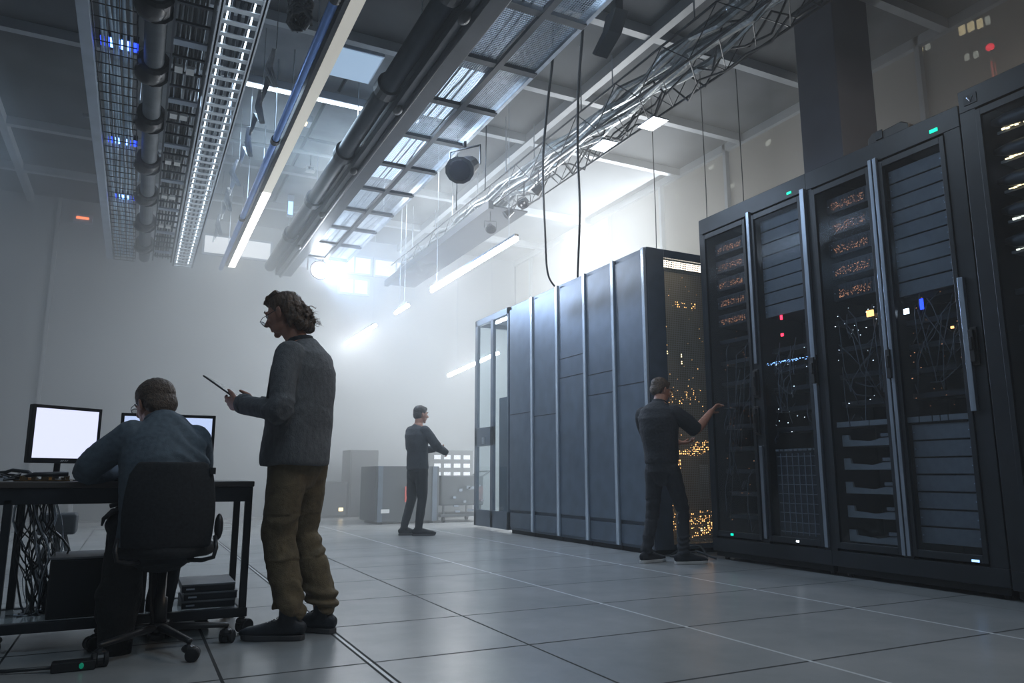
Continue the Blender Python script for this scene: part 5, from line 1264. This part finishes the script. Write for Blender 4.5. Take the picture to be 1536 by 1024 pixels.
# ---- man 2: seated, back to us
P2 = thing('person', 'seated man in slate-blue shirt and glasses, back turned, leaning on the desk', 'person', (.14, 3.93, 0), .10)
def man2():
    t = P2
    hc, hr = V((-.055, .205, 1.135)), Matrix.Rotation(.42, 3, 'Z') @ rotx(-.42)
    b = MB(); head_parts(b, hc, hr, 1.0)
    b.loft([(-.02, .12, .99), (-.035, .145, 1.05), (-.05, .175, 1.10)], [(.07, .07), (.062, .064), (.060, .064)], n=16)
    b.loft([(0, .0, .50), (0, .0, .58), (0, .01, .70), (0, .05, .84), (-.005, .09, .94), (-.015, .11, 1.0)], [(.14, .10), (.145, .105), (.15, .11), (.175, .115), (.185, .10), (.10, .07)], side=(1, 0, 0), n=18, round0=True, round1=True)
    shL, shR = V((-.185, .09, .975)), V((.165, .11, .965)); eL, eR = V((-.32, .20, .81)), V((.185, .30, .80)); wL, wR = V((-.16, .40, .80)), V((.05, .43, .795))
    limbs(b, shL, eL, wL, .040, .036, .036, .028); limbs(b, shR, eR, wR, .040, .036, .036, .028)
    hand(b, wL, V((.7, .6, -.05)), V((0, 0, -1)), V((.6, -.7, 0)), (.3, .3, .35, .4), .03)
    hand(b, wR, V((-.2, .9, -.05)), V((0, 0, -1)), V((-.9, 0, 0)), (.3, .3, .35, .4), .03)
    for s, kn, an in ((-1, V((-.12, .43, .50)), V((-.12, .46, .10))), (1, V((.11, .40, .50)), V((.06, .36, .10)))):
        limbs(b, V((s * .09, .03, .54)), kn, an, .060, .040, .038, .034); b.loft([(an.x, an.y - .02, .06), (an.x, an.y + .06, .045), (an.x, an.y + .14, .035)], [(.025, .028), (.027, .020), (.020, .012)], side=(1, 0, 0), n=12, round0=True, round1=True)
    organic(b, 'body', M['skin'], t, .005, 3); eyes(t, hc, hr); glasses(t, hc, hr)
    j = MB()
    j.loft([(0, -.0, .47), (0, -.0, .50), (0, -.0, .60), (0, .005, .72), (-.005, .035, .84), (-.012, .075, .94), (-.015, .095, 1.005), (-.018, .112, 1.045), (-.028, .13, 1.07)],
           [(.18, .135), (.192, .15), (.190, .148), (.196, .148), (.200, .148), (.192, .128), (.155, .10), (.105, .085), (.072, .070)], side=(1, 0, 0), n=28)
    for sh, el, wr, s in ((shL, eL, wL, -1), (shR, eR, wR, 1)):
        j.loft(smoothpath([sh + V((-s * .035, 0, .0)), sh.lerp(el, .5), el, el.lerp(wr, .5), wr + (wr - el).normalized() * -.01]), [.082, .078, .074, .072, .070, .066, .060, .056, .052, .050, .047, .045, .043], n=18, round0=True)
    def dj(q):
        a = wrinkle(.010, 5, 8)(q)
        if q.y < .08 and q.z > .7: a += .008 * math.sin((q.x * 1.2 + q.z * 1.6) * 48 + 3 * noise.noise(q * 5)) * math.exp(-((q.x - .14) / .1) ** 2)
        return a
    organic(j, 'shirt', M['shirtblue'], t, .007, 4, dj)
    c = MB(); c.loft([(-.026, .128, 1.035), (-.034, .14, 1.06), (-.04, .15, 1.08)], [(.080, .078), (.072, .072), (.069, .070)], side=(1, 0, 0), n=20); organic(c, 'collar', M['shirtblue'], t, .006, 3)
    p = MB(); p.loft([(0, -.02, .48), (0, .0, .53), (0, .0, .60)], [(.17, .13), (.185, .145), (.175, .135)], side=(1, 0, 0), n=22, round0=True)
    for s, kn, an in ((-1, V((-.12, .43, .515)), V((-.12, .46, .12))), (1, V((.11, .40, .515)), V((.06, .36, .12)))):
        hip = V((s * .09, .02, .545)); p.loft(smoothpath([hip, hip.lerp(kn, .5), hip.lerp(kn, .9), kn + V((0, .01, -.03)), kn.lerp(an, .4), an], 3), [.098, .097, .095, .092, .089, .086, .082, .080, .078, .076, .074, .072, .070, .067, .064, .062], n=20, round0=True)
    organic(p, 'trousers', M['jeans'], t, .007, 3, wrinkle(.007, 8, 14))
    shoe(t, (-.12, .46, 0), (-.16, .8, 0), 1.0, m='jeans', high=.08); shoe(t, (.06, .36, 0), (.08, .7, 0), 1.0, m='jeans', high=.08)
    h = MB(); h.ell(hc + hr @ V((0, -.028, .046)), (.092, .102, .084), hr, n=18, m=12); h.ell(hc + hr @ V((0, -.060, -.01)), (.085, .060, .080), hr); h.ell(hc + hr @ V((0, .03, .082)), (.058, .048, .032), hr)
    organic(h, 'hair', M['hairgrey'], t, .005, 2, lambda q: .003 * noise.noise(q * 90))
man2()

# ------------------------------------------------------------------ camera
cam = bpy.data.cameras.new('camera'); co = bpy.data.objects.new('camera', cam); C.objects.link(co); scene.camera = co
cam.sensor_width = 36; cam.lens = 36 * 1120 / 1536
pitch, yaw = math.radians(10.075), math.radians(26.534)
co.location = (0, 0, .80); co.rotation_euler = Euler((PI / 2 + pitch, 0, -yaw), 'XYZ')

# ------------------------------------------------------------------ lights of the hall, with unseen fill added
def area(name, loc, size, energy, col, rot=(0, 0, 0), sy=None, spread=PI):
    l = bpy.data.lights.new(name, 'AREA'); l.energy = energy; l.color = col; l.size = size
    if sy: l.shape = 'RECTANGLE'; l.size_y = sy
    l.spread = spread
    o = bpy.data.objects.new(name, l); C.objects.link(o); o.location = loc; o.rotation_euler = rot; return o
def point(name, loc, energy, col, r=.1):
    l = bpy.data.lights.new(name, 'POINT'); l.energy = energy; l.color = col; l.shadow_soft_size = r
    o = bpy.data.objects.new(name, l); C.objects.link(o); o.location = loc; return o
def spot(name, loc, tgt, energy, col, size, blend=.5, r=.1):
    l = bpy.data.lights.new(name, 'SPOT'); l.energy = energy; l.color = col; l.spot_size = size; l.spot_blend = blend; l.shadow_soft_size = r
    o = bpy.data.objects.new(name, l); C.objects.link(o); o.location = loc
    o.rotation_euler = (V(tgt) - V(loc)).to_track_quat('-Z', 'Y').to_euler(); return o
cool = (.78, .89, 1.0)
area('far_haze_fill', (2.5, 13.0, 5.3), 5, 60, (.84, .92, 1.0), (0, 0, 0), 3)  # unseen fill added overhead to brighten the far haze
area('haze_glow_fill', (7.6, 11.0, 2.1), 8.4, 1020, (.95, .98, 1.0), (0, PI / 2, 0), 3.2)  # large unseen panel added behind the cabinets to make the haze glow
area('aisle_fill', (3.3, 11.0, 5.3), 2.5, 150, (.9, .95, 1.0), (0, 0, 0), 3.0)  # extra unseen fill over the aisle, added to lift the centre
area('left_blue_fill', (-3.2, 11.0, 5.4), 3, 30, (.5, .72, 1.0), (0, 0, 0), 3)  # dim blue fill added for the left side
area('frontal_fill', (1.2, 1.2, 5.4), 2.5, 65, (.66, .84, 1.0), (0, 0, 0), 2.5)  # weak frontal fill added overhead to light the people's backs
area('window_side_glow', (6.6, 8.2, 3.4), 1.2, 18, (1, .95, .84), (PI, 0, 0), 3.5)
area('tray_wash', (2.0, 9.6, 5.4), 2.2, 90, (.6, .8, 1.0), (0, 0, 0), 2)
spot('spot_beam', SP + V((-.02, -.06, -.01)), (4.75, 7.4, 2.5), 650, (.42, .62, 1.0), math.radians(58), .8, .12)
area('under_tray_fill', (2.8, 7.3, 4.56), .5, 60, (.62, .78, 1.0), (0, 0, 0), 1.1)  # added below the tray to brighten the cabinet fronts
area('under_tray_fill', (2.8, 4.5, 4.56), .5, 22, (.7, .85, 1.0), (0, 0, 0), 1.1)  # second added fill below the tray, nearer the viewpoint
area('warm_side', (5.7, 1.6, 5.2), 1.5, 80, (1, .85, .7), (0, 0, 0), 1.5)

wd = bpy.data.worlds.new('world'); scene.world = wd; wd.use_nodes = True
wd.node_tree.nodes['Background'].inputs[0].default_value = (.05, .055, .06, 1)
wd.node_tree.nodes['Background'].inputs[1].default_value = .5

# ------------------------------------------------------------------ haze in the hall
def haze(name, a, b, dens, g, label, col=(1, 1, 1)):
    m = bpy.data.materials.new(name); m.use_nodes = True; nt = m.node_tree; nt.nodes.clear()
    o = nt.nodes.new('ShaderNodeOutputMaterial'); s = nt.nodes.new('ShaderNodeVolumeScatter')
    s.inputs['Density'].default_value = dens; s.inputs['Anisotropy'].default_value = g; s.inputs['Color'].default_value = (*col, 1)
    nt.links.new(s.outputs[0], o.inputs['Volume'])
    q = bx(name, a, b, m); setp(q, label, 'haze', kind='stuff'); return q
haze('haze', (XL + .02, YF + .02, .004), (XR - .03, YB - .06, ZC - .15), .0055, .45, 'thin pale theatrical haze filling the whole hall', (.93, .97, 1))
haze('haze', (XL + .04, 8.8, .006), (XR - .04, YB - .08, ZC - .16), .055, .45, 'dense bright haze filling the far half of the hall', (.93, .98, 1))
haze('haze', (XL + .06, 12.2, .008), (XR - .055, YB - .10, ZC - .18), .10, .45, 'thickest haze hiding the back wall of the hall', (.93, .98, 1))
haze('haze', (6.75, 1.5, 2.5), (XR - .05, 6.3, ZC - .17), .26, .3, 'grey haze drifting along the glass wall behind the pillar', (.98, .98, .95))
haze('haze', (3.3, 6.32, 3.62), (XR - .05, 8.78, ZC - .17), .07, .3, 'grey haze gathered under the ceiling above the racks', (.98, .98, .95))

scene.view_settings.view_transform = 'Standard'; scene.view_settings.look = 'None'
scene.view_settings.exposure = 0.0; scene.view_settings.gamma = 1; scene.view_settings.use_curve_mapping = False
cy = scene.cycles
cy.use_adaptive_sampling = True; cy.adaptive_threshold = .04; cy.max_bounces = 6; cy.diffuse_bounces = 3; cy.glossy_bounces = 3; cy.transparent_max_bounces = 12; cy.volume_bounces = 1; cy.transmission_bounces = 4
cy.sample_clamp_indirect = 4; cy.use_denoising = True
